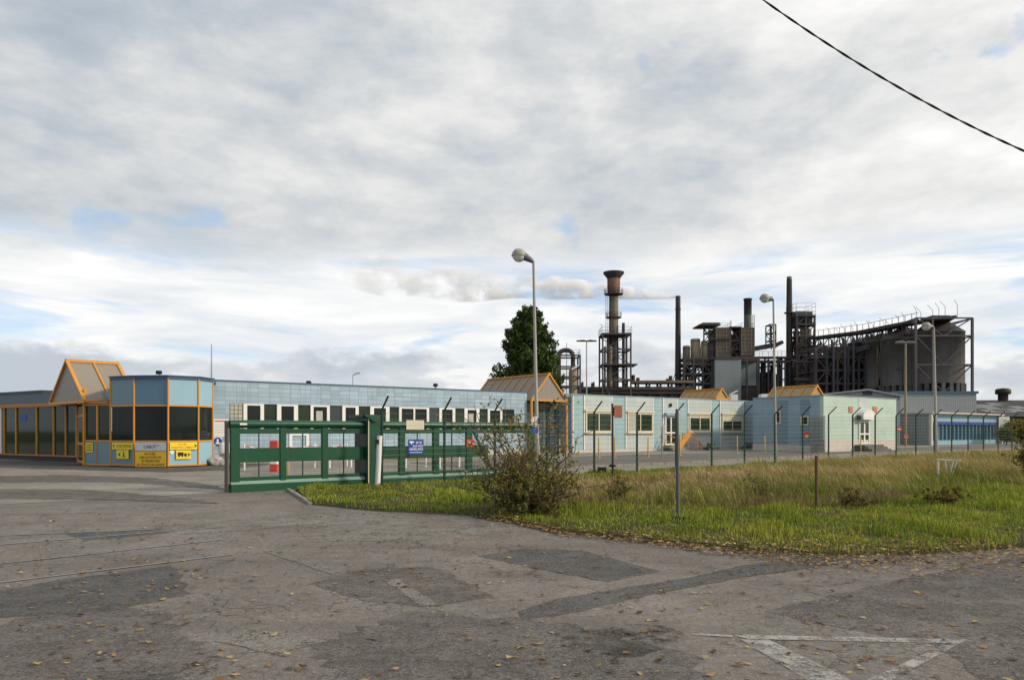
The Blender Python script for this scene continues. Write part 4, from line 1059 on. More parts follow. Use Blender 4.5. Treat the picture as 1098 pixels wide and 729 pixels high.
MB().prism([(ca - .1, czz0), (cb_ + .1, czz0), (cb_ + .1, czz0 + .35)] + [(m_ + (cb_ - ca) * .55 * math.cos(k * math.pi / 10), czz0 + .35 + (czz1 - czz0 - .35) * math.sin(k * math.pi / 10)) for k in range(1, 10)] + [(ca - .1, czz0 + .35)], -.55, -.022, B3.M).build('door_canopy', M['white'], o3)
for px in (918, 933.2):
    c = B3.pt(B3.t(px), za3(925, 447.3), .25); MB().tube([c + Vector((0, .25, 0)), c], .04, 6).lathe(c, [(0, .17), (.15, .12), (.19, -.05), (.1, -.17), (0, -.18)], 12).build('wall_lamp', M['black'], o3)
for px in (911.8, 937.7):
    plate(B3, (B3.t(px - 1.9), B3.t(px + 2.1), za3(px, 442.2), za3(px, 435.8)), .003, .06, M['faded'], o3, 'coloured_tile')
q = MB()
for k in range(3): q.box(da - .7 + .0, db + .7, -.9 - .3 * k, -.055, g(60), zd0 - .04 - .16 * k, B3.M)
q.build('entrance_step', M['footway'], o3, bev=.02)
# slatted screen at the corner
ss = thing('slatted_screen', 'grey slatted plant screen at the near corner of the green office', 'screen', (c3.x - .5, c3.y, g(57)), PHI)
n1 = lf(871); zs0, zs1 = g(57) + .25, CAMZ + (HY - 445.5) / F * 57
q = MB()
for k in range(15):
    z = zs0 + (zs1 - zs0) * k / 15; q.box(-.3, -.25, -.25, n1, z, z + .1, B3.M)
q.build('slats', M['steel'], ss)
q = MB()
for y in (-.25, n1 * .5, n1 - .06): q.box(-.24, -.18, y, y + .06, g(57), zs1, B3.M)
q.build('posts', M['steel'], ss)

# ------------------------------------------------------------------ blue shop and far buildings
c4 = W(996, 85).xy; B4 = Face(c4, D); L4 = B4.t(1072); z4 = CAMZ + 20 * 85 / F
o4 = thing('blue_shop', 'low block with blue glazed front and pale grey end wall', 'building', (c4.x, c4.y, .38), PHI)
MB().box(0, .3, 0, 12, .3, z4 - .12, B4.M).build('end_wall', M['corr'], o4)
MB().box(.301, L4, .25, .4, 3.1, z4 - .12, B4.M).build('fascia', M['guard_pale'], o4)
MB().box(-.2, L4 + .2, -.5, 12, z4 - .115, z4 + .03, B4.M).build('roof_slab', M['plinth'], o4)
MB().box(-.05, .3, -.02, -.3, .3, z4 - .12, B4.M).box(L4 - .1, L4 + .3, -.3, 12, .3, z4 - .12, B4.M).build('pier', M['plinth'], o4)
MB().box(.301, L4 - .1, .5, .55, .9, 3.1, B4.M).build('glazing', M['glass_b'], o4)
MB().box(.301, L4 - .1, .2, .6, 2.75, 3.09, B4.M).build('blue_beam', M['signblue'], o4)
q = MB()
for k in range(1, 19):
    t_ = L4 * k / 19; q.box(t_ - .06, t_ + .06, .3, .46, .9, 2.75, B4.M)
q.build('mullions', M['guard_blue'], o4)
MB().box(.301, L4 - .1, .3, .62, .3, .9, B4.M).build('stall_riser', M['guard_pale'], o4)
def shed(name, label, px0, px1, Y, ytop, mat, depth=14, roofname='roof', gablepx=None, ygab=None):
    a = W(px0, Y); x0 = a.x; x1 = W(px1, Y).x; zt_ = CAMZ + (HY - ytop) / F * Y
    t = thing(name, label, 'building', a); Mx = Matrix.Translation((x0, Y, 0)); w = x1 - x0
    if gablepx is None:
        MB().box(0, w, 0, depth, .2, zt_, Mx).build('wall', mat, t)
        MB().box(-.2, w + .2, -.2, depth + .2, zt_ + .003, zt_ + .35, Mx).build('roof', M['deepblue'], t)
    else:
        xg = (gablepx - px0) / F * Y; zg_ = CAMZ + (HY - ygab) / F * Y
        MB().prism([(0, .2), (w, .2), (w, zt_), (xg, zg_), (0, zt_)], 0, depth, Mx).build('wall', mat, t)
        q = MB()
        for s, e in (((-.4, zt_ - .1), (xg, zg_)), ((xg, zg_), (w + .4, zt_ - .1))):
            q.add([Mx @ Vector((s[0], -.3, s[1] + .02)), Mx @ Vector((e[0], -.3, e[1] + .02)), Mx @ Vector((e[0], depth, e[1] + .02)), Mx @ Vector((s[0], depth, s[1] + .02)),
                   Mx @ Vector((s[0], -.3, s[1] + .2)), Mx @ Vector((e[0], -.3, e[1] + .2)), Mx @ Vector((e[0], depth, e[1] + .2)), Mx @ Vector((s[0], depth, s[1] + .2))],
                  [(0, 1, 2, 3), (4, 5, 6, 7), (0, 1, 5, 4), (2, 3, 7, 6), (0, 3, 7, 4), (1, 2, 6, 5)])
        q.build('roof', M['corr'], t)
        MB().box(xg - .5, xg + .5, -.15, -.01, zt_ + .2, zt_ + .9, Mx).build('louvre', M['soot'], t)
    return t
shed('gabled_shed', 'grey gabled shed roof showing above the pale green office', 866, 965, 84, 425, M['corr'], 16, gablepx=930, ygab=418.8)
shed('sheet_metal_shed', 'grey corrugated shed standing below the steel silo frame', 956, 1047, 105, 422, M['corr'], 8)
# dark roofed hall, far right
hb = W(1044, 108); hall = thing('dark_hall', 'long hall with dark sloping roof and pale rooflights at far right', 'building', hb)
xa, xb = hb.x, hb.x + 60; ze = CAMZ + (HY - 446.5) / F * 108; zr = CAMZ + (HY - 429) / F * 124
MB().box(xa, xb, 108.5, 140, .2, ze - .1).build('wall', M['darkwall'], hall)
q = MB(); q.add([(xa - .6, 108, ze), (xb, 108, ze), (xb, 124, zr), (xa + .6, 124, zr), (xb, 140, ze), (xa - .6, 140, ze)], [(0, 1, 2, 3), (3, 2, 4, 5)]); q.build('roof', M['roofdark'], hall)
rs = (zr - ze) / 16
for px, u0, u1, wd in ((1056, 3, 6, 4.5), (1069, 4, 11, 5), (1087, 6.5, 9.5, 4.5), (1047, 7, 10, 3), (1095, 11, 13, 3)):
    x = (px - CX) / F * 112; MB().add
    q = MB(); q.add([(x, 108 + u0, ze + rs * u0 + .06), (x + wd, 108 + u0, ze + rs * u0 + .06), (x + wd, 108 + u1, ze + rs * u1 + .06), (x, 108 + u1, ze + rs * u1 + .06)], [(0, 1, 2, 3)]); q.build('rooflight', M['rooflight'], hall)
vx = P(1082, 429, 122)
MB().lathe((vx.x, 123.5, zr - .3), [(.75, 0), (.75, 1.2), (1.15, 1.3), (1.15, 2.0), (.8, 2.2), (0, 2.3)], 14).build('roof_vent', M['soot'], hall)
q = P(1076, 456, 95); t = thing('white_notice', 'white notice standing on a post beside the blue shop', 'sign', W(1076, 95)); MB().tube([W(1076, 95), q], .05, 6).build('post', M['steel'], t); MB().box(-.75, .75, -.05, 0, -.9, 1.1, Matrix.Translation(q)).build('panel', M['white'], t)

# ------------------------------------------------------------------ lamp posts and posts
def globe_lamp(label, pxb, pyb, Y, pxt, pyt, headdx, hr, r=.075, dz=.2):
    b = W(pxb, Y); top = P(pxt, pyt, Y); t = thing('street_lamp', label, 'street lamp', b, 0, 'globe street lamps inside the fence')
    MB().tube([b, b.lerp(top, .12), b.lerp(top, .13), top], [r * 1.3, r * 1.25, r, r * .62], 10).build('pole', M['pole'], t)
    hx = top + Vector((headdx, 0, dz)); s = 1 if headdx > 0 else -1
    MB().tube([top + Vector((0, 0, -.05)), top + Vector((s * .1, 0, .03)), hx - Vector((s * hr * .7, 0, .05))], [.07, .12, hr * .6], 10).build('arm', M['shell'], t)
    MB().lathe(hx, [(hr, 0), (hr * .93, hr * .42), (hr * .6, hr * .8), (0, hr * .97)], 18).lathe(hx, [(hr * 1.06, -.05), (hr * 1.06, .03)], 18).build('hood', M['shell'] if 0 else M['pole'], t)
    MB().lathe(hx, [(hr * .95, -.03), (hr * .85, -hr * .5), (hr * .5, -hr * .85), (0, -hr)], 18).build('globe', M['clear'], t)
globe_lamp('tallest globe street lamp, beside the orange gabled passage', 576.5, 500, 36, 572, 280, -.70, .34, .095, .28)
globe_lamp('slim globe street lamp right of the aqua office', 832, 500, 40, 829.2, 321, -.46, .26, .075, .06)
globe_lamp('globe street lamp standing before the large concrete silo', 1004, 490, 50, 1001.2, 351, -.5, .29, .1, .08)
def double_lamp(label, px, Y, ytop, half, mat, r=.11):
    b = W(px, Y); top = P(px, ytop, Y); t = thing('street_lamp', label, 'street lamp', b, 0, 'double headed street lamps')
    MB().tube([b, top], [r, r * .7], 8).build('pole', M[mat], t)
    for s in (-1, 1):
        a = MB(); p = top + Vector((0, 0, .1)); a.tube([p, p + Vector((s * half * .3, 0, .06)), p + Vector((s * half, 0, .02))], [.1, .16, .1], 8); a.build('lamp_head', M['soot'] if mat != 'tankcream' else M['shell'], t)
double_lamp('double headed dark street lamp between frame tower and flare stack', 629, 110, 366.5, 1.5, 'steel')
double_lamp('double headed lamp on a brownish pole before the silos', 971, 82, 368.5, 1.1, 'tankcream', .14)
b = G(727, 562); t = thing('signpost', 'bare grey metal post on the verge with a small foot block', 'post', b + Vector((0, 0, .05)))
MB().tube([b, P(726, 438.5, b.y)], .035, 8).build('post', M['pole_dark'], t); MB().box(-.14, .22, -.12, .06, .08, .17, Matrix.Translation(b)).build('foot_block', M['black'], t, bev=.015)
b = W(657, 27.5); t = thing('sign_post', 'dark post with faded red board standing before the fence', 'sign post', b + Vector((0, 0, .05)))
MB().tube([b, P(656.6, 432.5, 27.5)], .038, 8).build('post', M['soot'], t)
a = P(658.5, 448, 27.5); c = P(667, 434.5, 27.5); MB().box(a.x, c.x, 27.46, 27.48, a.z, c.z).build('board', M['faded'], t, bev=.004); MB().box(a.x - .07, a.x + .05, 27.482, 27.5, a.z + .08, c.z - .06).build('clamp', M['black'], t)
MB().lathe(P(657, 499, 27.45), [(.045, -.05), (.13, -.04), (.13, .03), (.045, .05)], 10).build('collar', M['black'], t)
b = W(644.5, 30.3); t = thing('green_box', 'small dark green box at the foot of a fence post', 'box', b)
MB().box(-.13, .2, -.13, .13, .05, .33, Matrix.Translation(b)).build('box', M['green_dark'], t, bev=.02); MB().box(-.15, .22, -.15, .15, .332, .37, Matrix.Translation(b)).build('lid', M['green_dark'], t, bev=.01)
b = W(709, 44); t = thing('white_frame_sign', 'tall white framed blank sign on a steel post before the steps', 'sign', b); q = MB()
a = P(705.5, 473, 44); c = P(712.5, 455, 44); q.tube([b + Vector((.05, 0, 0)), Vector((b.x + .05, 44, c.z))], .04, 6); q.build('post', M['steel'], t)
q = MB(); w_ = .09
for x in (a.x, c.x - w_): q.box(x, x + w_, 43.94, 43.96, a.z, c.z)
for z in (c.z - w_,): q.box(a.x + w_, c.x - w_, 43.94, 43.96, z, z + w_)
q.build('frame', M['white'], t)
b = W(875.5, 17.6); t = thing('rusty_stake', 'short rusty iron stake with wire loop in tall grass', 'stake', b + Vector((0, 0, .1)))
MB().tube([b, P(875.3, 488.5, 17.6)], .038, 8).build('stake', M['rust'], t); ct = P(875.3, 489, 17.6); MB().tube([ct + Vector((.1 * math.cos(k * .63) - .04, 0, .1 * math.sin(k * .63))) for k in range(11)], .006, 4).build('wire_loop', M['rust'], t)
b = W(1017, 26); t = thing('white_trestle', 'broken white trestle sinking into the tall grass', 'trestle', b); q = MB()
q.bar(P(1003.5, 492.3, 26), P(1030, 493.4, 26), .07, .045); q.build('top_rail', M['plinth'], t); q = MB()
for p0, p1 in ((1006, 1006), (1013, 1016), (1022, 1018), (1026, 1020)): q.bar(P(p0, 493, 26), P(p1, 511, 26), .07, .04)
q.build('legs', M['plinth'], t)
# yellow posts along the offices
y0 = MB
proto = None
labs = ['yellow post before the first cream window of the aqua office', 'yellow post left of the office door steps', 'yellow post right of the ramp railing', 'yellow post below the fourth cream window', 'yellow post beside the dark side of the green office', 'yellow post at the foot of the green office entrance', 'yellow post near the passage column', 'yellow post at the second cream window']
for lab, (px, py, Y, h) in zip(labs, ((642, 497, 46, 1.25), (695, 494, 47, 1.3), (729, 495, 49, 1.3), (790.5, 491, 54, 1.6), (820, 490, 56, 1.6), (923, 483, 56.5, .9), (600, 499, 45, 1.2), (659, 496, 46.5, 1.2))):
    b = W(px, Y)
    if proto is None:
        proto = thing('yellow_post', lab, 'bollard', b, 0, 'yellow posts along the offices')
        MB().tube([Vector((0, 0, 0)), Vector((0, 0, 1.25)), Vector((0, 0, 1.28))], [.042, .042, .02], 8).build('tube', M['ochre'], proto, world=False)
        MB().lathe((0, 0, 0), [(.14, .02), (.14, .05), (.062, .06)], 10).build('foot', M['steel'], proto, world=False); o_ = proto
    else:
        o_ = copy_tree(proto); o_.location = b; o_['label'] = lab
# no-entry sign and red disc right of green office, red sign on its side
def disc_sign(name, label, px, py, Y, rad, mat, bar=True):
    b = W(px, Y); c = P(px, py, Y); t = thing(name, label, 'sign', b)
    MB().tube([b, c + Vector((0, .03, 0))], .035, 6).build('post', M['steel'] if bar else M['orange_dull'], t)
    fc = Face((c.x, c.y), (1, 0)); disc(fc, 0, c.z, rad, .03, M[mat], t, 'disc')
    if bar: plate(fc, (-rad * .65, rad * .65, c.z - rad * .18, c.z + rad * .18), .033, .036, M['txt_white'], t, 'white_bar')
disc_sign('no_entry_sign', 'round no entry sign right of the green office', 964, 460, 66, .24, 'signred')
disc_sign('red_disc_sign', 'plain pale red disc on an orange post before grey end wall', 971.5, 468, 68, .2, 'faded', False)
t = thing('red_notice', 'small red and yellow notice on the dark panel of the office side', 'sign', P(865, 466, 57.5)); MB().box(-.2, .2, -.02, .0, -.25, .25, Matrix.Translation(P(865, 466, 57.4))).build('panel', M['signred'], t); MB().box(-.12, .12, -.03, -.022, -.2, -.02, Matrix.Translation(P(865, 466, 57.4))).build('yellow_field', M['yellow'], t)
# things seen through the gate
def gate_things():
    b = W(294, 33); t = thing('barrier_post', 'red barrier post with white band seen through the gate', 'barrier post', b)
    MB().box(-.16, .16, -.15, .15, 0, .35, Matrix.Translation(b)).box(-.16, .16, -.15, .15, .98, 1.38, Matrix.Translation(b)).build('body', M['signred'], t, bev=.03)
    MB().box(-.15, .15, -.14, .14, .35, .98, Matrix.Translation(b)).build('white_band', M['white'], t)
    b = W(307.5, 31); t = thing('wooden_bollard', 'brown wooden bollard seen through the lower gate opening', 'bollard', b); MB().tube([b, b + Vector((0, 0, .95)), b + Vector((0, 0, 1.0))], [.13, .125, .09], 10).build('post', M['tankcream'], t); MB().lathe(b, [(.135, .7), (.135, .8)], 12).build('band', M['soot'], t)
    bs = ['white tubular hoop barrier seen through gate, left of the pillar', 'white tubular hoop barrier just right of the gate pillar', 'white tubular hoop barrier below the blue camera sign', 'white tubular hoop barrier below the red warning plate']
    pr = None
    for lab, px in zip(bs, (365, 420, 446, 482)):
        b = W(px, 36)
        if pr is None:
            pr = thing('hoop_barrier', lab, 'barrier', b, PHI, 'white hoop barriers behind the gate')
            MB().tube([(-.55, 0, 0), (-.55, 0, .72), (-.5, 0, .8), (.5, 0, .8), (.55, 0, .72), (.55, 0, 0)], .05, 8).build('hoop', M['white'], pr, world=False)
            MB().tube([(-.55, 0, .42), (.55, 0, .42)], .03, 6).build('crossbar', M['orange_dull'], pr, world=False)
        else:
            c = copy_tree(pr); c.location = b; c['label'] = lab
    b = W(262, 34); e = W(372, 37); t = thing('chain_barrier', 'red and white chain barrier across the yard behind the gate', 'barrier', b); z_ = lambda f: 1.12 - .14 * abs(math.sin(math.pi * f * 3))
    m = NT('striped_chain'); sp_ = m.node('ShaderNodeSeparateXYZ'); m.lk(m.coord(), sp_.inputs[0])
    m.fin(m.mix(m.math('GREATER_THAN', m.math('FRACT', m.math('MULTIPLY', sp_.outputs[0], 2.5)), .5), (.55, .05, .04), (.7, .7, .68)), .5)
    MB().tube([b.lerp(e, k / 60) + Vector((0, 0, z_(k / 60))) for k in range(61)], .022, 6).build('chain', m.m, t)
    for f in (0, .333, .667, 1): p_ = b.lerp(e, f); MB().tube([p_, p_ + Vector((0, 0, 1.2))], .04, 6).build('post', M['white'], t)
    b = W(241, 38.5); t = thing('white_tank', 'small white tank on legs between gatehouse and blue wall', 'tank', b); MB().lathe(b + Vector((0, 0, .55)), [(0, 0), (.28, .02), (.3, .1), (.3, .5), (.22, .6), (0, .62)], 14).build('vessel', M['white'], t); MB().box(-.2, .2, -.2, .2, 0, .549, Matrix.Translation(b)).build('stand', M['steel'], t)
    rr = random.Random(5)
    for k, lab in enumerate(('largest pale stone lump beside the gatehouse corner', 'smaller pale stone lump leaning by the gatehouse corner', 'flat pale stone slab below the small white tank')):
        b = W((233, 238, 243)[k], 37.9); s = (.42, .3, .36)[k]; bm = bmesh.new(); bmesh.ops.create_icosphere(bm, subdivisions=3, radius=s)
        for v in bm.verts:
            d = mnoise.noise(v.co * 3 + Vector((k * 9, 0, 0))); v.co *= 1 + .35 * d; v.co.z = max(-s * .4, v.co.z * (.8 if k < 2 else .5))
        me = bpy.data.meshes.new('rubble_stone'); bm.to_mesh(me); bm.free(); me.materials.append(M['stone']); o = bpy.data.objects.new('rubble_stone', me); COL.objects.link(o); o.location = b + Vector((0, 0, s * .35)); tag(o, lab, 'stone', 'pale stones by the gatehouse')
gate_things()
shrub('small weeds at the office wall below the ramp railing', B1.pt(bt(742), g(62), 1.6), 14, .7, .9, .08, 8, M['leafg'], 41)
shrub('small weed clump at the wall below the fourth cream window', B1.pt(bt(784), g(66), 1.3), 10, .5, .8, .08, 8, M['leafg'], 42)
c = P(573, 452, 27.6); t = thing('round_fence_sign', 'round grey blue sign on the fence beside the globe lamp', 'sign', c)
tt, zz = FEN.at(573, 452); plate(FEN, (tt - .16, tt + .14, zz - .45, zz - .22), .06, .07, M['signblue'], t, 'lower_plate'); disc(FEN, tt, zz, .21, .07, M['signgrey'], t)

# ------------------------------------------------------------------ the works behind
def lattice(q, x0, x1, y0, y1, zs_, r, brace=True, nx=1, ny=1):
    xs = [x0 + (x1 - x0) * i / nx for i in range(nx + 1)]; ys = [y0 + (y1 - y0) * i / ny for i in range(ny + 1)]
    for x in xs:
        for y in ys: q.bar((x, y, zs_[0]), (x, y, zs_[-1]), r * 2, r * 2)
    for z in zs_[1:]:
        for y in ys: q.bar((x0, y, z), (x1, y, z), r * 1.7, r * 2)
        for x in xs: q.bar((x, y0, z), (x, y1, z), r * 1.7, r * 2)
    if brace:
        for i, (a, b) in enumerate(zip(zs_, zs_[1:])):
            for k in range(nx):
                p, s = (xs[k], xs[k + 1]) if (i + k) % 2 else (xs[k + 1], xs[k])
                q.bar((p, y0, a), (s, y0, b), r * 1.1, r * 1.1); q.bar((s, y1, a), (p, y1, b), r * 1.1, r * 1.1)
def zz_(py, Y): return CAMZ + (HY - py) / F * Y
def xx_(px, Y): return (px - CX) / F * Y
def rail(q, x0, x1, y0, y1, z, h=1.1, r=.045):
    for a, b in (((x0, y0), (x1, y0)), ((x1, y0), (x1, y1)), ((x1, y1), (x0, y1)), ((x0, y1), (x0, y0))):
        for hh in (h * .5, h): q.bar((a[0], a[1], z + hh), (b[0], b[1], z + hh), r, r)
        n = max(1, int(math.hypot(a[0] - b[0], a[1] - b[1]) / 1.6))
        for i in range(n): x = a[0] + (b[0] - a[0]) * i / n; y = a[1] + (b[1] - a[1]) * i / n; q.bar((x, y, z), (x, y, z + h), r, r)

# frame tower with arched pipe
Y = 130; X = lambda p: xx_(p, 130); Z = lambda p: zz_(p, 130)
t = thing('frame_tower', 'open dark steel frame tower topped by an arched pipe', 'steel tower', W(608, Y))
q = MB(); lattice(q, X(595.5), X(622), Y, Y + 4.5, [.3, 4.2, Z(414), Z(404), Z(393), Z(381)], .14, False); q.build('frame', M['dkblue'], t)
q = MB(); rail(q, X(595.5), X(622), Y, Y + 4.5, Z(381), 1.0); q.build('handrail', M['dk'], t)
ar = [(X(600), Y + 2.2, .3), (X(600), Y + 2.2, Z(380))] + [(X(607.7) - (X(607.7) - X(600)) * math.cos(k * math.pi / 10), Y + 2.2, Z(380) + 1.0 * math.sin(k * math.pi / 10)) for k in range(1, 10)] + [(X(615.5), Y + 2.2, Z(380)), (X(615.5), Y + 2.2, Z(392))]
MB().tube(ar, .4, 10).build('arched_pipe', M['soot'], t)
MB().lathe((X(615.5), Y + 2.2, 0), [(.55, .3), (.75, Z(418)), (.75, Z(397)), (.45, Z(392))], 16).build('vessel', M['tankcream'], t)
MB().bar((X(613), Y - .3, Z(396)), (X(620), Y - .3, Z(392)), .4, .25).build('white_duct', M['white'], t)
MB().tube([(X(608.5), Y + 2, .3), (X(608.5), Y + 2, Z(366))], [.09, .04], 6).build('mast', M['dk'], t)
# flare stack
Y = 140; X = lambda p: xx_(p, 140); Z = lambda p: zz_(p, 140); cx = X(658)
t = thing('flare_stack', 'tall rusty flare stack with flared cup in a lattice base', 'flare stack', W(658, Y))
MB().lathe((cx, Y, 0), [(.95, .3), (.95, Z(385)), (.9, Z(357))], 20).build('lower_column', M['soot'], t)
MB().lathe((cx, Y, 0), [(.9, Z(360)), (.86, Z(318))], 20).build('upper_column', M['flarecol'], t)
MB().lathe((cx, Y, 0), [(.86, Z(316.5)), (1.18, Z(315)), (1.22, Z(298)), (1.1, Z(297.6))], 24).build('drum', M['flare'], t)
MB().lathe((cx, Y, 0), [(1.23, Z(299)), (1.35, Z(297.5)), (1.95, Z(293.5)), (1.97, Z(292)), (1.8, Z(292)), (1.15, Z(297)), (.2, Z(296.5))], 24).build('flared_cup', M['soot'], t)
for zy, rr in ((316, 1.75), (341, 1.45)):
    q = MB(); q.lathe((cx, Y, 0), [(.8, Z(zy)), (rr, Z(zy)), (rr, Z(zy) + .16), (.8, Z(zy) + .16)], 16, False)
    for k in range(16):
        a = k * math.pi / 8; b = (k + 1) * math.pi / 8
        for h in (.55, 1.0): q.bar((cx + rr * math.cos(a), Y + rr * math.sin(a), Z(zy) + h), (cx + rr * math.cos(b), Y + rr * math.sin(b), Z(zy) + h), .05)
        q.bar((cx + rr * math.cos(a), Y + rr * math.sin(a), Z(zy)), (cx + rr * math.cos(a), Y + rr * math.sin(a), Z(zy) + 1.0), .05)
    q.build('platform', M['dk'], t)
q = MB()
for s in (-.22, .22): q.bar((cx - 1.35 + s, Y - .3, Z(392)), (cx - 1.35 + s, Y - .3, Z(316)), .05)
for k in range(32): z = Z(360) + (Z(316) - Z(360)) * k / 32; q.bar((cx - 1.57, Y - .3, z), (cx - 1.13, Y - .3, z), .04)
q.build('ladder', M['steel'], t)
q = MB(); lattice(q, X(644.5), X(674), Y - 2.6, Y + 2.6, [.3, Z(408), Z(392), Z(376), Z(360)], .14); q.box(X(643.5), X(675), Y - 2.8, Y + 2.8, Z(360) - .05, Z(360) + .22)
q.box(X(643.5), X(681), Y - 2.8, Y + 2.8, Z(392.5), Z(391.3)); rail(q, X(643.5), X(675), Y - 2.8, Y + 2.8, Z(360) + .2); q.build('lattice_frame', M['dkblue'], t)
for px, yt, r_, m_ in ((667.8, 347, .28, 'soot'), (671, 362, .2, 'dkblue'), (651, 362, .22, 'flarecol'), (654, 372, .35, 'tankcream'), (648, 372, .18, 'dk')):
    MB().tube([(X(px), Y - .8, .3), (X(px), Y - .8, Z(yt))], r_, 8).build('side_pipe', M[m_], t)
MB().tube([(X(643.6), Y - 2.8, Z(360)), (X(643.6), Y - 2.8, Z(350)), (X(641), Y - 2.8, Z(350.4))], .06, 6).build('lamp_bracket', M['steel'], t)
# pipe rack
t = thing('pipe_rack', 'long low rusty pipe rack between the flare and chimney', 'pipe rack', W(690, Y))
q = MB(); x0, x1 = X(612), X(742)
for k in range(12): x = x0 + (x1 - x0) * k / 11; q.bar((x, Y - 1.5, .3), (x, Y - 1.5, Z(410)), .35); q.bar((x, Y + 1.5, .3), (x, Y + 1.5, Z(410)), .35); q.bar((x, Y - 1.6, Z(415)), (x, Y + 1.6, Z(415)), .3)
q.build('portals', M['dk'], t)
q = MB()
for k, py in enumerate((410, 416.5, 418, 420, 422)):
    for j in range(3): q.tube([(x0 if py > 412 else X(677), Y - 1.7 + j * 1.4, Z(py)), (x1, Y - 1.7 + j * 1.4, Z(py))], .16 + .08 * ((k + j) % 3), 7)
q.build('pipes', M['soot'], t)
MB().box(X(676), x1, Y - 1.9, Y - 1.6, Z(411), Z(408.5)).build('cable_tray', M['flarecol'], t)
for px, pt_ in ((679, 402), (684, 405), (716, 406), (719, 403)): MB().tube([(X(px), Y, Z(409)), (X(px), Y, Z(pt_))], .35, 8).build('valve', M['soot'], t)
MB().box(x0, x1, Y + 3, Y + 3.4, .3, Z(416)).build('back_screen', M['darkwall'], t)
# thin black chimney
Y = 150; X = lambda p: xx_(p, 150); Z = lambda p: zz_(p, 150)
t = thing('thin_chimney', 'slim straight black steel chimney venting pale steam', 'chimney', W(727, Y))
MB().lathe((X(727), Y, 0), [(.66, .3), (.62, Z(400)), (.5, Z(330)), (.5, Z(317.5)), (.34, Z(317.3)), (.34, Z(320))], 16).build('shaft', M['soot'], t)
MB().lathe((X(727), Y, 0), [(.53, Z(332)), (.6, Z(332)), (.6, Z(331)), (.53, Z(331))], 16).build('collar', M['dk'], t)
q = MB(); q.bar((X(727), Y, Z(392)), (X(720), Y, Z(412)), .12); q.bar((X(727), Y, Z(392)), (X(733), Y, Z(412)), .12); q.build('stay', M['dk'], t)
# vessels in a frame
Y = 150; X = lambda p: xx_(p, 150); Z = lambda p: zz_(p, 150)
t = thing('vessel_frame', 'dark steel support frame carrying cream vessels right of the thin chimney', 'steel frame', W(745, Y))
q = MB(); lattice(q, X(730), X(759), Y - 3, Y + 3, [.3, Z(412), Z(402), Z(392), Z(386)], .18, True, 3, 1); q.build('frame', M['dk'], t)
q = MB(); rail(q, X(730), X(759), Y - 3, Y + 3, Z(386)); q.build('handrail', M['dk'], t)
q = MB()
rr = random.Random(2)
for k in range(14): x = X(rr.uniform(731, 758)); q.tube([(x, Y - 2 + rr.random() * 3, .4), (x, Y - 2 + rr.random() * 3, Z(rr.uniform(388, 404))), (x + rr.uniform(-2, 2), Y, Z(rr.uniform(386, 398)))], rr.uniform(.12, .3), 7)
q.build('pipes', M['soot'], t)
for lab, px, r_, yt, yb, m_ in (('shorter grey brown vessel nearest the thin chimney', 734.8, .72, 371.5, 392, 'flarecol'), ('tallest sunlit cream vessel right of the thin chimney', 744.3, .95, 364, 390, 'tankcream'), ('cream vessel half hidden by the canopy tower', 755, .8, 368, 388, 'tankcream')):
    c = (X(px), Y - 1, 0); v = thing('process_vessel', lab, 'vessel', (c[0], c[1], Z(yb)), 0, 'cream process vessels')
    MB().lathe(c, [(.2, Z(yb) - 1), (r_, Z(yb)), (r_, Z(yt + 1)), (r_ * .9, Z(yt)), (0, Z(yt) + .1)], 18).build('shell', M[m_], v)
    MB().lathe(c, [(r_ + .02, Z(yt + 3)), (r_ + .06, Z(yt + 3)), (r_ + .06, Z(yt + 2.4)), (r_ + .02, Z(yt + 2.4))], 18).build('stiffening_ring', M['dk'], v)
MB().tube([(X(749), Y - 1.5, Z(390)), (X(750.5), Y - 1.5, Z(368)), (X(752), Y - 1.5, Z(366.5)), (X(754), Y - 1, Z(368))], .22, 8).build('elbow_pipe', M['tankcream'], t)
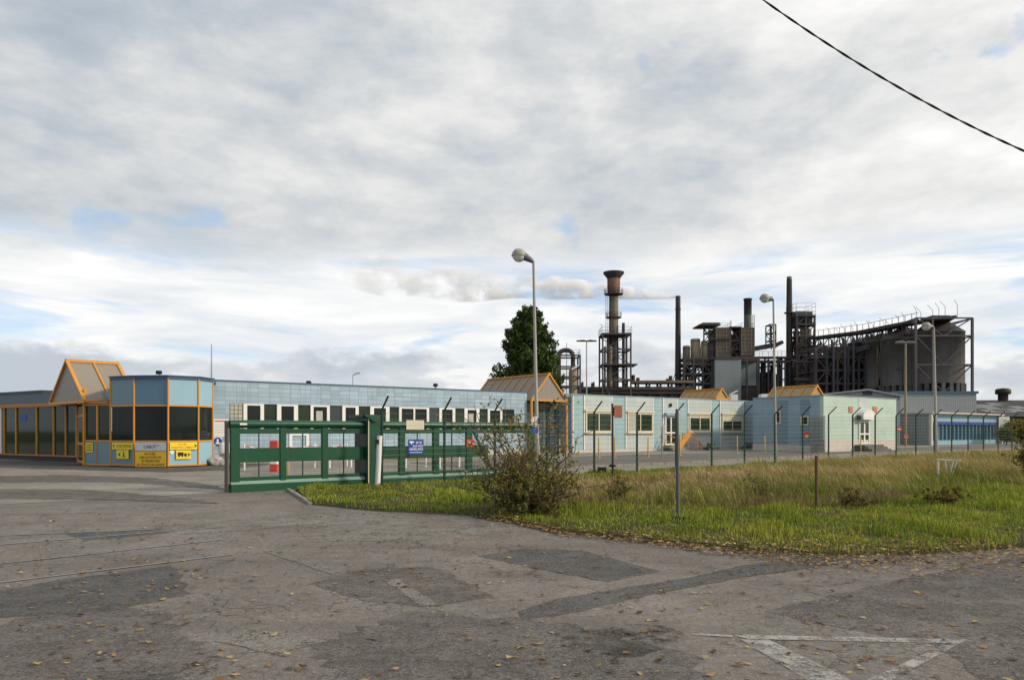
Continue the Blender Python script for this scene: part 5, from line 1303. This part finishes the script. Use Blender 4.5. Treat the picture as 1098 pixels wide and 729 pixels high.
# canopy tower and filters
t = thing('canopy_tower', 'open steel stair tower under a flat dark canopy', 'steel tower', W(760, Y))
q = MB(); lattice(q, X(757.5), X(763), Y - 2, Y + 2, [.3, Z(402), Z(390), Z(378), Z(366), Z(357), Z(350.5)], .12); q.bar((X(751), Y - 2, Z(351)), (X(757), Y - 2, Z(365)), .12); q.build('frame', M['dk'], t)
MB().box(X(746.5), X(768.5), Y - 3, Y + 3, Z(350.8), Z(349.4)).box(X(750), X(768), Y - 2.6, Y + 2.6, Z(349.38), Z(347.8)).build('canopy', M['dk'], t)
q = MB()
for k in range(6): q.bar((X(757.5), Y - 2.2, Z(400 - 8 * k)), (X(763), Y - 2.2, Z(393 - 8 * k)), .5, .12)
q.build('stairs', M['dkblue'], t)
for lab, p0, p1, yt, yb, hp in (('left beige ribbed filter house beside the canopy tower', 763.5, 777.8, 353.5, 384, 'x'), ('right beige ribbed filter house before the green topped chimney', 790, 803.6, 353.5, 383, 'y')):
    v = thing('filter_house', lab, 'filter house', (X((p0 + p1) / 2), Y - 2, Z(yb)), 0, 'beige filter houses')
    MB().box(X(p0), X(p1), Y - 3, Y + 2, Z(yb), Z(yt)).build('casing', M['filter'], v)
    q = MB()
    for k in range(5): x = X(p0) + (X(p1) - X(p0)) * k / 4; q.bar((x, Y - 3.08, Z(yb)), (x, Y - 3.08, Z(yt)), .12)
    for k in range(8): z = Z(yb) + (Z(yt) - Z(yb)) * k / 7; q.bar((X(p0), Y - 3.06, z), (X(p1), Y - 3.06, z), .08)
    q.build('ribs', M['flarecol'], v)
    n = 2; q = MB()
    for k in range(n):
        a = X(p0) + (X(p1) - X(p0)) * (k + .5) / n; w = (X(p1) - X(p0)) / n / 2 * .95
        q.add([(a - w, Y - 3, Z(yb) - .01), (a + w, Y - 3, Z(yb) - .01), (a + w, Y + 2, Z(yb) - .01), (a - w, Y + 2, Z(yb) - .01), (a, Y - .5, Z(yb) - 1.1)], [(0, 1, 2, 3), (0, 1, 4), (1, 2, 4), (2, 3, 4), (3, 0, 4)])
    q.build('hoppers', M['soot'], v)
    q = MB(); rail(q, X(p0), X(p1), Y - 3, Y + 2, Z(yt), .9); q.build('handrail', M['dk'], v)
t = thing('filter_platform', 'dark walkway structure linking the two filter houses', 'steel platform', W(784, Y))
q = MB(); lattice(q, X(762), X(806), Y - 3.4, Y + 2.6, [.3, Z(388), Z(385)], .16, False, 4, 1); q.box(X(757), X(808), Y - 3.6, Y + 3, Z(387), Z(385.2))
lattice(q, X(778.5), X(789.5), Y - 2.6, Y + 1.5, [Z(385), Z(376), Z(367), Z(353)], .14, True); q.box(X(777.9), X(790), Y - 3.2, Y + 2, Z(353.4), Z(352.4)); q.box(X(757), X(778), Y - 3.6, Y - 3.2, Z(366), Z(364.8)); q.bar((X(779), Y - 3, Z(385)), (X(779), Y - 3, Z(346)), .12)
q.build('frame', M['dk'], t)
q = MB()
for px, a, b in ((781, 384, 356), (785, 384, 362), (787.5, 378, 356)): q.tube([(X(px), Y, Z(a)), (X(px), Y, Z(b))], .3, 8)
q.tube([(X(778), Y, Z(362)), (X(790), Y, Z(359))], .35, 8); q.build('ducts', M['flarecol'], t)
for lab, p0, p1, yt, yb, d in (('larger pale grey clad block below the filter houses', 760.5, 787.8, 387.3, 430, 0), ('shorter darker grey clad block right of the larger one', 788.1, 807.8, 388.5, 414, 2)):
    a = W(p0, Y); v = thing('clad_block', lab, 'industrial building', (X(p0), Y - 4, .38), 0, 'grey clad process blocks')
    MB().box(X(p0), X(p1), Y - 4.2 + d, Y + 4, .3 if d == 0 else Z(414), Z(yt)).build('cladding', M['greybox'], v)
    MB().box(X(p0) - .1, X(p1) + (.1 if d else -.05), Y - 4.35 + d, Y + 4.1, Z(yt) + .003, Z(yt) + .3).build('roof_edge', M['dk'], v)
    if d: MB().box(X(p0) + .1, X(p1), Y - 2, Y + 4, .3, Z(414) - .01).build('dark_base', M['darkwall'], v)
# green topped chimney
t = thing('round_chimney', 'thick grey green chimney with dark top behind the filters', 'chimney', W(802, 156)); c = (xx_(801.8, 156), 156, 0); Zc = lambda p: zz_(p, 156)
MB().lathe(c, [(.8, .3), (.78, Zc(338))], 20).build('shaft', M['chim'], t); MB().lathe(c, [(.79, Zc(338)), (.79, Zc(322)), (.88, Zc(321.8)), (.88, Zc(320.2)), (.6, Zc(320)), (.6, Zc(324))], 20).build('dark_top', M['soot'], t)
q = MB(); q.bar((c[0] + .9, 155.5, .3), (c[0] + .9, 155.5, Zc(338)), .1); q.bar((c[0] + 1.2, 155.5, .3), (c[0] + 1.2, 155.5, Zc(338)), .1); q.build('ladder', M['dk'], t)
# elevated walkway bridges 806-845
t = thing('pipe_bridge', 'dark elevated pipe bridges between chimney and process tower', 'pipe bridge', W(826, 150)); q = MB()
q.box(X(806), X(846), Y - 1, Y + 1, Z(384.5), Z(382.5)); q.box(X(806), X(846), Y - 1, Y + 1, Z(389), Z(386.5)); q.bar((X(806), Y, Z(374.5)), (X(830), Y, Z(370)), 1.2, .9)
for px in (812, 822, 832, 840): q.bar((X(px), Y - 1, .3), (X(px), Y - 1, Z(384)), .3); q.bar((X(px), Y + 1, .3), (X(px), Y + 1, Z(384)), .3)
q.bar((X(830), Y, Z(371)), (X(838), Y, Z(367)), 2.0, .7); q.build('trusses', M['dkblue'], t); q = MB()
rail(q, X(806), X(846), Y - 1, Y + 1, Z(382.5)); lattice(q, X(823), X(829), Y - 1.5, Y + 1, [Z(374), Z(366), Z(358), Z(349)], .1); q.build('ladder_cage', M['dk'], t)
q = MB(); rr = random.Random(11)
for k in range(26):
    x = X(rr.uniform(808, 846)); z1 = Z(rr.uniform(386, 408)); q.tube([(x, Y + rr.uniform(-1, 3), .4), (x, Y + rr.uniform(-1, 3), z1), (x + rr.uniform(-3, 3), Y + 1, z1 + rr.uniform(-.5, .6))], rr.uniform(.12, .42), 7)
q.build('pipes', M['soot'], t)
MB().box(X(808), X(836), Y + 4, Y + 4.5, .3, Z(398)).build('back_screen', M['darkwall'], t)
# process tower with tall chimney
t = thing('process_tower', 'tall dark braced process tower with tanks and top railing', 'steel tower', W(857, 150))
q = MB(); lattice(q, X(849.5), X(868), Y - 2.5, Y + 2.5, [.3, Z(412), Z(402), Z(392), Z(382), Z(372), Z(362), Z(350), Z(341)], .17, True, 2, 1)
for py in (341, 350, 383): q.box(X(848.5), X(869), Y - 2.8, Y + 2.8, Z(py) - .1, Z(py) + .2)
q.build('frame', M['dk'], t)
q = MB(); rail(q, X(848.5), X(868.5), Y - 2.8, Y + 2.8, Z(335.5), 1.5); rail(q, X(848.5), X(868.5), Y - 2.8, Y + 2.8, Z(341), 1.0); q.build('handrail', M['steel'], t)
MB().box(X(850), X(867), Y - 2, Y + 2, Z(348), Z(335.6)).build('top_house', M['darkwall'], t)
for px, r_, a, b, m_ in ((860.5, .7, 382, 352, 'tankcream'), (865.5, .6, 382, 355, 'flarecol'), (853, .9, 412, 384, 'soot'), (862, 1.2, 420, 386, 'darkwall')):
    MB().lathe((X(px), Y - .6, 0), [(0, Z(a)), (r_, Z(a) + .2), (r_, Z(b)), (r_ * .5, Z(b) + .5), (0, Z(b) + .5)], 16).build('tank', M[m_], t)
q = MB()
for k in range(18): x = X(rr.uniform(849, 872)); q.tube([(x, Y + rr.uniform(-2.5, 2), .4), (x, Y + rr.uniform(-2, 2), Z(rr.uniform(355, 400))), (x + rr.uniform(-1.5, 2), Y - 1, Z(rr.uniform(355, 400)))], rr.uniform(.1, .26), 6)
q.build('pipes', M['soot'], t)
t = thing('black_chimney', 'tall black chimney with pale tip beside the process tower', 'chimney', W(846, 151))
MB().lathe((X(846.3), Y, 0), [(.62, .3), (.6, Z(340)), (.52, Z(300))], 16).build('shaft', M['soot'], t); MB().lathe((X(846.3), Y, 0), [(.5, Z(300)), (.48, Z(296.8)), (.35, Z(296.6))], 16).build('tip', M['chim'], t)
q = MB(); q.lathe((X(846.3), Y, 0), [(.6, Z(336)), (1.0, Z(336)), (1.0, Z(335)), (.6, Z(335))], 14, False); q.build('collar', M['dk'], t)
# dark process hall with frames
Y = 135; X = lambda p: xx_(p, 135); Z = lambda p: zz_(p, 135)
t = thing('process_hall', 'dark sooty open process hall of steel columns and pipes', 'industrial structure', W(900, Y))
MB().box(X(884), X(950), Y + 7, Y + 8, .3, Z(378)).build('back_wall', M['darkwall'], t)
q = MB(); lattice(q, X(870), X(960), Y - 2, Y + 6, [.3, Z(412), Z(398), Z(384), Z(374)], .2, True, 8, 1); q.build('frame', M['dk'], t)
q = MB(); rr = random.Random(31)
for k in range(46):
    x = X(rr.uniform(871, 945)); y = Y + rr.uniform(-1, 5); z1 = Z(rr.uniform(378, 412)); x2 = x + rr.uniform(-6, 6)
    q.tube([(x, y, .4), (x, y, z1), (x2, y, z1), (x2, y, z1 + rr.uniform(-3, 2))], rr.uniform(.12, .4), 6)
q.build('pipes', M['soot'], t)
for px, r_, yt in ((893, 1.7, 384), (906, 1.9, 380), (920, 2.0, 376), (880, 1.0, 390)):
    MB().lathe((X(px), Y + 2.5, 0), [(r_, .3), (r_, Z(yt)), (r_ * .4, Z(yt) + 1), (0, Z(yt) + 1)], 18).build('vessel', M['darkwall'], t)
q = MB()
for px in (887, 899, 908, 922): x = X(px); q.bar((x, Y - 2.6, .3), (x, Y - 2.6, Z(358 + (935 - px) * .22)), .35)
q.build('columns', M['dkblue'], t)
# silos
Y = 122; X = lambda p: xx_(p, 122); Z = lambda p: zz_(p, 122)
def silo(label, px, Yc, rad, ytop, yeave, mat='silo'):
    x = xx_(px, Yc); zt = zz_(yeave, Yc); za = zz_(ytop, Yc); zb = zz_(412, 122)
    v = thing('concrete_silo', label, 'silo', (x, Yc, .38), 0, 'concrete silos under the conveyor')
    MB().lathe((x, Yc, 0), [(rad, zb), (rad, zt), (rad * 1.02, zt), (rad * 1.02, zt + .25), (rad * .98, zt + .3)], 48).build('shell', M[mat], v)
    MB().lathe((x, Yc, 0), [(rad * 1.0, zt + .3), (rad * .3, za), (0, za)], 48).build('cone_roof', M['darkwall'], v)
    q = MB()
    for k in range(20): a = k * math.pi / 10; q.bar((x + rad * .96 * math.cos(a), Yc + rad * .96 * math.sin(a), 5.0), (x + rad * .96 * math.cos(a), Yc + rad * .96 * math.sin(a), zb), .55, .4)
    q.build('legs', M['silo'], v)
    MB().lathe((x, Yc, 0), [(rad * .8, .3), (rad * .8, zb - .01)], 32).build('dark_core', M['darkwall'], v)
    return v
silo('nearest and largest sunlit concrete silo inside the steel frame', 1005.5, 122, 3.85, 343, 358.5)
silo('second concrete silo, half hidden left of the largest', 970, 127, 3.7, 352, 365)
silo('third concrete silo, narrow and shaded behind the second', 948, 133, 3.5, 358, 368)
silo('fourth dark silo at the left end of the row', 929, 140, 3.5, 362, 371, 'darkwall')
# steel frame round the end silo
t = thing('silo_frame', 'tall grey braced steel frame round the largest silo', 'steel frame', W(1012, 118))
q = MB(); X = lambda p: xx_(p, 117); Z = lambda p: zz_(p, 117)
zl = [Z(421), Z(391), Z(360), Z(341)]
for px in (981.8, 1042.5): q.bar((X(px), 117, .3), (X(px), 117, Z(341)), .32); q.bar((X(px) * 1.02, 128, .3), (X(px) * 1.02, 128, Z(341)), .3)
for z in zl[1:]: q.bar((X(981.8), 117, z), (X(1042.5), 117, z), .22)
for a, b in zip(zl, zl[1:]): q.bar((X(1012), 117, a), (X(1042.5), 117, b), .16); q.bar((X(981.8), 117, b), (X(1012), 117, a), .16)
q.bar((X(1000), 117, .3), (X(1000), 117, Z(341)), .25)
for z in zl[1:]: q.bar((X(981.8), 117, z - .05), (X(981.8) * 1.02, 128, z - .05), .18); q.bar((X(1042.5), 117, z - .05), (X(1042.5) * 1.02, 128, z - .05), .18)
q.build('frame', M['dkblue'], t)
q = MB(); q.bar((X(1042.5), 117, Z(341)), (X(1042.5) * 1.02, 128, Z(341)), .22); q.bar((X(1018), 117, Z(347)), (X(1042.5), 117, Z(341.5)), .2); q.build('outrigger', M['dkblue'], t)
# conveyor gallery climbing to the silo tops
t = thing('conveyor_gallery', 'long dark inclined conveyor gallery climbing to the silo tops', 'conveyor', W(945, 125))
def cp(px, py, Y): return P(px, py, Y)
a = cp(872, 363, 148); m_ = cp(925, 356.5, 136); b = cp(985, 345, 121); e = cp(1022, 341.5, 119.5)
q = MB(); q.bar(a, m_, 2.4, .5); q.bar(m_, b, 2.4, .55); q.bar(b, e, 4.5, .4); q.build('belt_casing', M['darkwall'], t)
q = MB()
for s, e2 in ((a, m_), (m_, b)):
    n = 9
    for k in range(n):
        p, r_ = s.lerp(e2, k / n), s.lerp(e2, (k + 1) / n); dn = Vector((0, 0, -1.7))
        q.bar(p + dn, r_ + dn, .22); q.bar(p, p + dn, .16); q.bar(p if k % 2 else p + dn, r_ + dn if k % 2 else r_, .14)
        q.bar(p + Vector((0, 0, 1.5)), r_ + Vector((0, 0, 1.5)), .07); q.bar(p, p + Vector((0, 0, 1.5)), .07)
q.build('truss', M['dkblue'], t)
rr = random.Random(77)
for k in range(17):
    px = 890 + k * 8.4 + rr.uniform(-3, 3); f = (px - 872) / 150
    base = a.lerp(m_, min(1, f / .36)) if f < .36 else m_.lerp(b, (f - .36) / .4) if f < .76 else b.lerp(e, (f - .76) / .24)
    q = MB(); h = rr.uniform(.6, 1.4) if k < 11 else rr.uniform(1.0, 2.1); q.bar(base, base + Vector((0, 0, h)), .06); q.bar(base + Vector((0, 0, h)), base + Vector((rr.uniform(-.9, -.4), 0, h + .9)), .05); q.build('lamp_stalk', M['steel'], t)
q = MB()
for px, py, Yq in ((880, 366, 147), (892, 364, 145), (904, 362, 142), (919, 359, 138), (935, 358, 134), (946, 354, 131), (955, 352, 129), (968, 350, 124)): p = cp(px, py, Yq); q.bar((p.x, p.y, .3), p, .3)
q.bar(cp(868, 396, 146), cp(930, 372, 130), .8, .9); q.bar(cp(872, 386, 146), cp(905, 381, 138), .7, .7); q.build('support', M['dk'], t)
for mt in ('flarecol', 'dkblue', 'tankcream', 'dk'):
    q = MB()
    for k in range(7):
        f = rr.random() * (1 if k % 2 else .45); p = (a.lerp(m_, f) if k % 2 else m_.lerp(b, f)) + Vector((rr.uniform(-1, 1), rr.uniform(-2.5, -1.3), rr.uniform(-5.5, -1.2))); x2 = min(p.x + rr.uniform(4, 11), X(985))
        q.tube([(p.x, p.y, p.z - rr.uniform(1, 5)), p, (x2, p.y - .4, p.z + rr.uniform(-.4, 1.0)), (x2, p.y - .4, p.z - rr.uniform(1, 6))], rr.uniform(.13, .28), 6)
        if k: q.bar(p, q.v[0], .12)
    q.build('pipe_run', M[mt], t)
MB().box(-1.6, 1.2, -1.2, 1.2, 0, .55, Matrix.Translation(cp(1006, 343, 120.5))).build('head_house', M['darkwall'], t)

# ------------------------------------------------------------------ steam plume
def plume():
    pts = []
    a, b = P(727, 317, 150), P(368, 290, 160)
    root_o = (a + b) / 2
    q = MB(); n = 22; path = []; rs_ = []
    for k in range(n + 1):
        f = k / n; p = a.lerp(b, f); p.z += 1.2 * math.sin(f * 7) * f + 2.0 * f * (1 - f) * -1.2
        path.append(p); rs_.append(.5 + 3.9 * f ** .75 + .5 * math.sin(f * 23) * f)
    q.tube(path, rs_, 16)
    t = NT('steam'); n_ = t.n; n_.remove(t.b)
    v = t.node('ShaderNodeVolumePrincipled'); v.inputs['Color'].default_value = (.985, .99, 1, 1); v.inputs['Anisotropy'].default_value = 0
    nzv = t.noise(t.coord(scale=(.75, 1, 1)), .26, 7, .6)
    tc = t.node('ShaderNodeTexCoord'); sp = t.node('ShaderNodeSeparateXYZ'); t.lk(tc.outputs['Generated'], sp.inputs[0])
    d = t.ramp(nzv, [(.45, 0), (.56, 1)])
    fade = t.ramp(sp.outputs[0], [(0, 0), (.1, .07), (.32, .16), (.5, .4), (1, 1.0)])
    t.lk(t.math('MULTIPLY', t.math('MULTIPLY', d, fade), 1.55), v.inputs['Density'])
    t.lk(v.outputs[0], t.out.inputs['Volume'])
    o = q.build('steam_plume', t.m, None, origin=a)
    tag(o, 'pale steam plume drifting left from the slim black chimney', 'steam', kind='stuff')
plume()

# ------------------------------------------------------------------ overhead cable
def cable():
    pts3 = [(4.035, 8.93), (6.015, 7.64), (8.235, 6.50)]
    def zq(x):
        r = 0
        for i, (xi, zi) in enumerate(pts3):
            l = 1
            for j, (xj, _) in enumerate(pts3):
                if i != j: l *= (x - xj) / (xi - xj)
            r += zi * l
        return r
    root = thing('overhead_cable', 'black twisted overhead cable crossing the sky at upper right', 'cable', (6, 12, zq(6)))
    for s in (0, math.pi):
        q = MB(); pp = []
        for k in range(900):
            x = -3 + k * .018; ph = s + x * 11
            pp.append((x, 12 + .009 * math.cos(ph), zq(x) + .009 * math.sin(ph)))
        q.tube(pp, .0105, 6); q.build('strand', M['black'], root)
cable()

# ------------------------------------------------------------------ light, sky, camera
SUN_EL, SUN_DIR = 28.0, Vector((.97, -.25, 0)).normalized()
sun = bpy.data.lights.new('sun', 'SUN'); sun.energy = 2.0; sun.angle = R(6); sun.color = (1, .88, .70)
so = bpy.data.objects.new('sun', sun); COL.objects.link(so)
dv = Vector((SUN_DIR.x * math.cos(R(SUN_EL)), SUN_DIR.y * math.cos(R(SUN_EL)), math.sin(R(SUN_EL))))
so.rotation_euler = dv.to_track_quat('Z', 'Y').to_euler(); so.location = dv * 60
wd = bpy.data.worlds.new('World'); sc.world = wd; wd.use_nodes = True
class WNT(NT):
    def __init__(s): s.n = wd.node_tree.nodes; s.l = wd.node_tree.links
t = WNT(); bg = t.n['Background']; bg.inputs['Strength'].default_value = .1
sky = t.node('ShaderNodeTexSky', sky_type='NISHITA'); sky.sun_disc = False; sky.sun_elevation = R(SUN_EL)
sky.sun_rotation = math.atan2(SUN_DIR.x, SUN_DIR.y); sky.air_density = 1.0; sky.dust_density = .6
tc = t.node('ShaderNodeTexCoord'); sp = t.node('ShaderNodeSeparateXYZ'); t.lk(tc.outputs['Generated'], sp.inputs[0])
zc = t.math('ADD', t.math('MAXIMUM', sp.outputs[2], 0), .085)
cb = t.node('ShaderNodeCombineXYZ'); t.lk(t.math('DIVIDE', sp.outputs[0], zc), cb.inputs[0]); t.lk(t.math('DIVIDE', sp.outputs[1], zc), cb.inputs[1])
def mapped(scale, loc=(0, 0, 0), rot=0):
    m = t.node('ShaderNodeMapping'); m.inputs['Scale'].default_value = scale; m.inputs['Location'].default_value = loc; m.inputs['Rotation'].default_value = (0, 0, rot)
    t.lk(cb.outputs[0], m.inputs['Vector']); return m.outputs['Vector']
def wnoise(vec, s, d=8, r=.55, dist=0):
    x = t.node('ShaderNodeTexNoise'); x.inputs['Scale'].default_value = s; x.inputs['Detail'].default_value = d; x.inputs['Roughness'].default_value = r; x.inputs['Distortion'].default_value = dist
    t.lk(vec, x.inputs['Vector']); return x.outputs['Fac']
el = sp.outputs[2]
def dmap(scale, loc=(0, 0, 0)):
    m = t.node('ShaderNodeMapping'); m.inputs['Scale'].default_value = scale; m.inputs['Location'].default_value = loc
    t.lk(tc.outputs['Generated'], m.inputs['Vector']); return m.outputs['Vector']
n_big = wnoise(mapped((.8, 1.0, 1), (3.1, 1.7, 0), .35), .9, 6, .5, .2)
n_puff = wnoise(dmap((1, 1, 2.0), (2.3, .4, 1.1)), 5.5, 10, .56, .25)
n_mid = t.math('ADD', t.math('MULTIPLY', n_puff, .7), t.math('MULTIPLY', wnoise(dmap((1, 1, 2.4), (5.3, 8.4, .1)), 16, 7, .6), .3))
n_str = wnoise(dmap((1, 1, 5.5), (1.3, 3.2, .7)), 4.5, 10, .58, .3)
# the high grey deck: brightness from two noises, whiter to the right where the sun is
side = t.math('MULTIPLY', t.math('DIVIDE', sp.outputs[0], .6), .13)
br = t.math('ADD', t.math('ADD', t.math('MULTIPLY', n_big, .36), t.math('MULTIPLY', n_mid, .64)), side)
deck = t.ramp(br, [(.31, (2.6, 3.0, 3.45)), (.41, (3.3, 3.62, 3.92)), (.48, (4.15, 4.3, 4.4)), (.56, (5.15, 5.15, 5.1)), (.66, (6.3, 6.25, 6.15))])
low = t.ramp(n_str, [(.35, (4.5, 4.9, 5.3)), (.5, (5.6, 5.72, 5.8)), (.62, (6.3, 6.3, 6.25))])
horizon = t.ramp(t.math('ADD', wnoise(dmap((1, 1, 2.6), (5, 3, 2)), 7, 9, .58), t.math('MULTIPLY', side, .8)), [(.38, (3.4, 3.75, 4.15)), (.52, (4.4, 4.6, 4.8)), (.60, (5.9, 5.9, 5.85))])
w_low = t.ramp(t.math('ADD', el, t.math('MULTIPLY', t.math('SUBTRACT', n_puff, .5), .12)), [(.195, 1), (.25, 0)])
w_hor = t.ramp(t.math('ADD', el, t.math('MULTIPLY', t.math('SUBTRACT', wnoise(dmap((1, 1, 2.2), (2, 8, 1)), 8.0, 9, .6), .5), .13)), [(.088, 1), (.108, 0)])
cloud = t.mix(w_low, deck, low); cloud = t.mix(w_hor, cloud, horizon)
blue = t.mix(.6, sky.outputs[0], (2.3, 3.7, 5.8))
gap_low = t.math('MULTIPLY', t.ramp(wnoise(dmap((1, 1, 7), (4.4, 6.1, 0)), 3.6, 9, .56, .5), [(.50, 0), (.63, .75)]), w_low)
gap_low = t.math('MULTIPLY', gap_low, t.math('SUBTRACT', 1.0, w_hor))
gap_hi = t.math('MULTIPLY', t.ramp(wnoise(dmap((1, 1, 1.8), (11.2, 4.7, 0)), 6, 8, .55, .3), [(.635, 0), (.72, .65)]), t.math('SUBTRACT', 1.0, w_low))
col = t.mix(t.math('MAXIMUM', gap_low, gap_hi), cloud, blue)
t.lk(col, bg.inputs['Color'])

cam = bpy.data.cameras.new('camera'); cam.sensor_width = 36; cam.lens = F / 1098 * 36; cam.shift_y = (HY - 364.5) / 1098
cam.clip_start = .1; cam.clip_end = 6000
co = bpy.data.objects.new('camera', cam); COL.objects.link(co); co.location = (0, 0, CAMZ); co.rotation_euler = (math.pi / 2, 0, 0); sc.camera = co
sc.view_settings.view_transform = 'Standard'; sc.view_settings.look = 'None'; sc.view_settings.exposure = 0.68; sc.view_settings.gamma = 1
sc.render.engine = 'CYCLES'; sc.cycles.volume_bounces = 32; sc.cycles.volume_step_rate = 2; sc.cycles.max_bounces = 32
sc.render.resolution_x = 1024; sc.render.resolution_y = 679
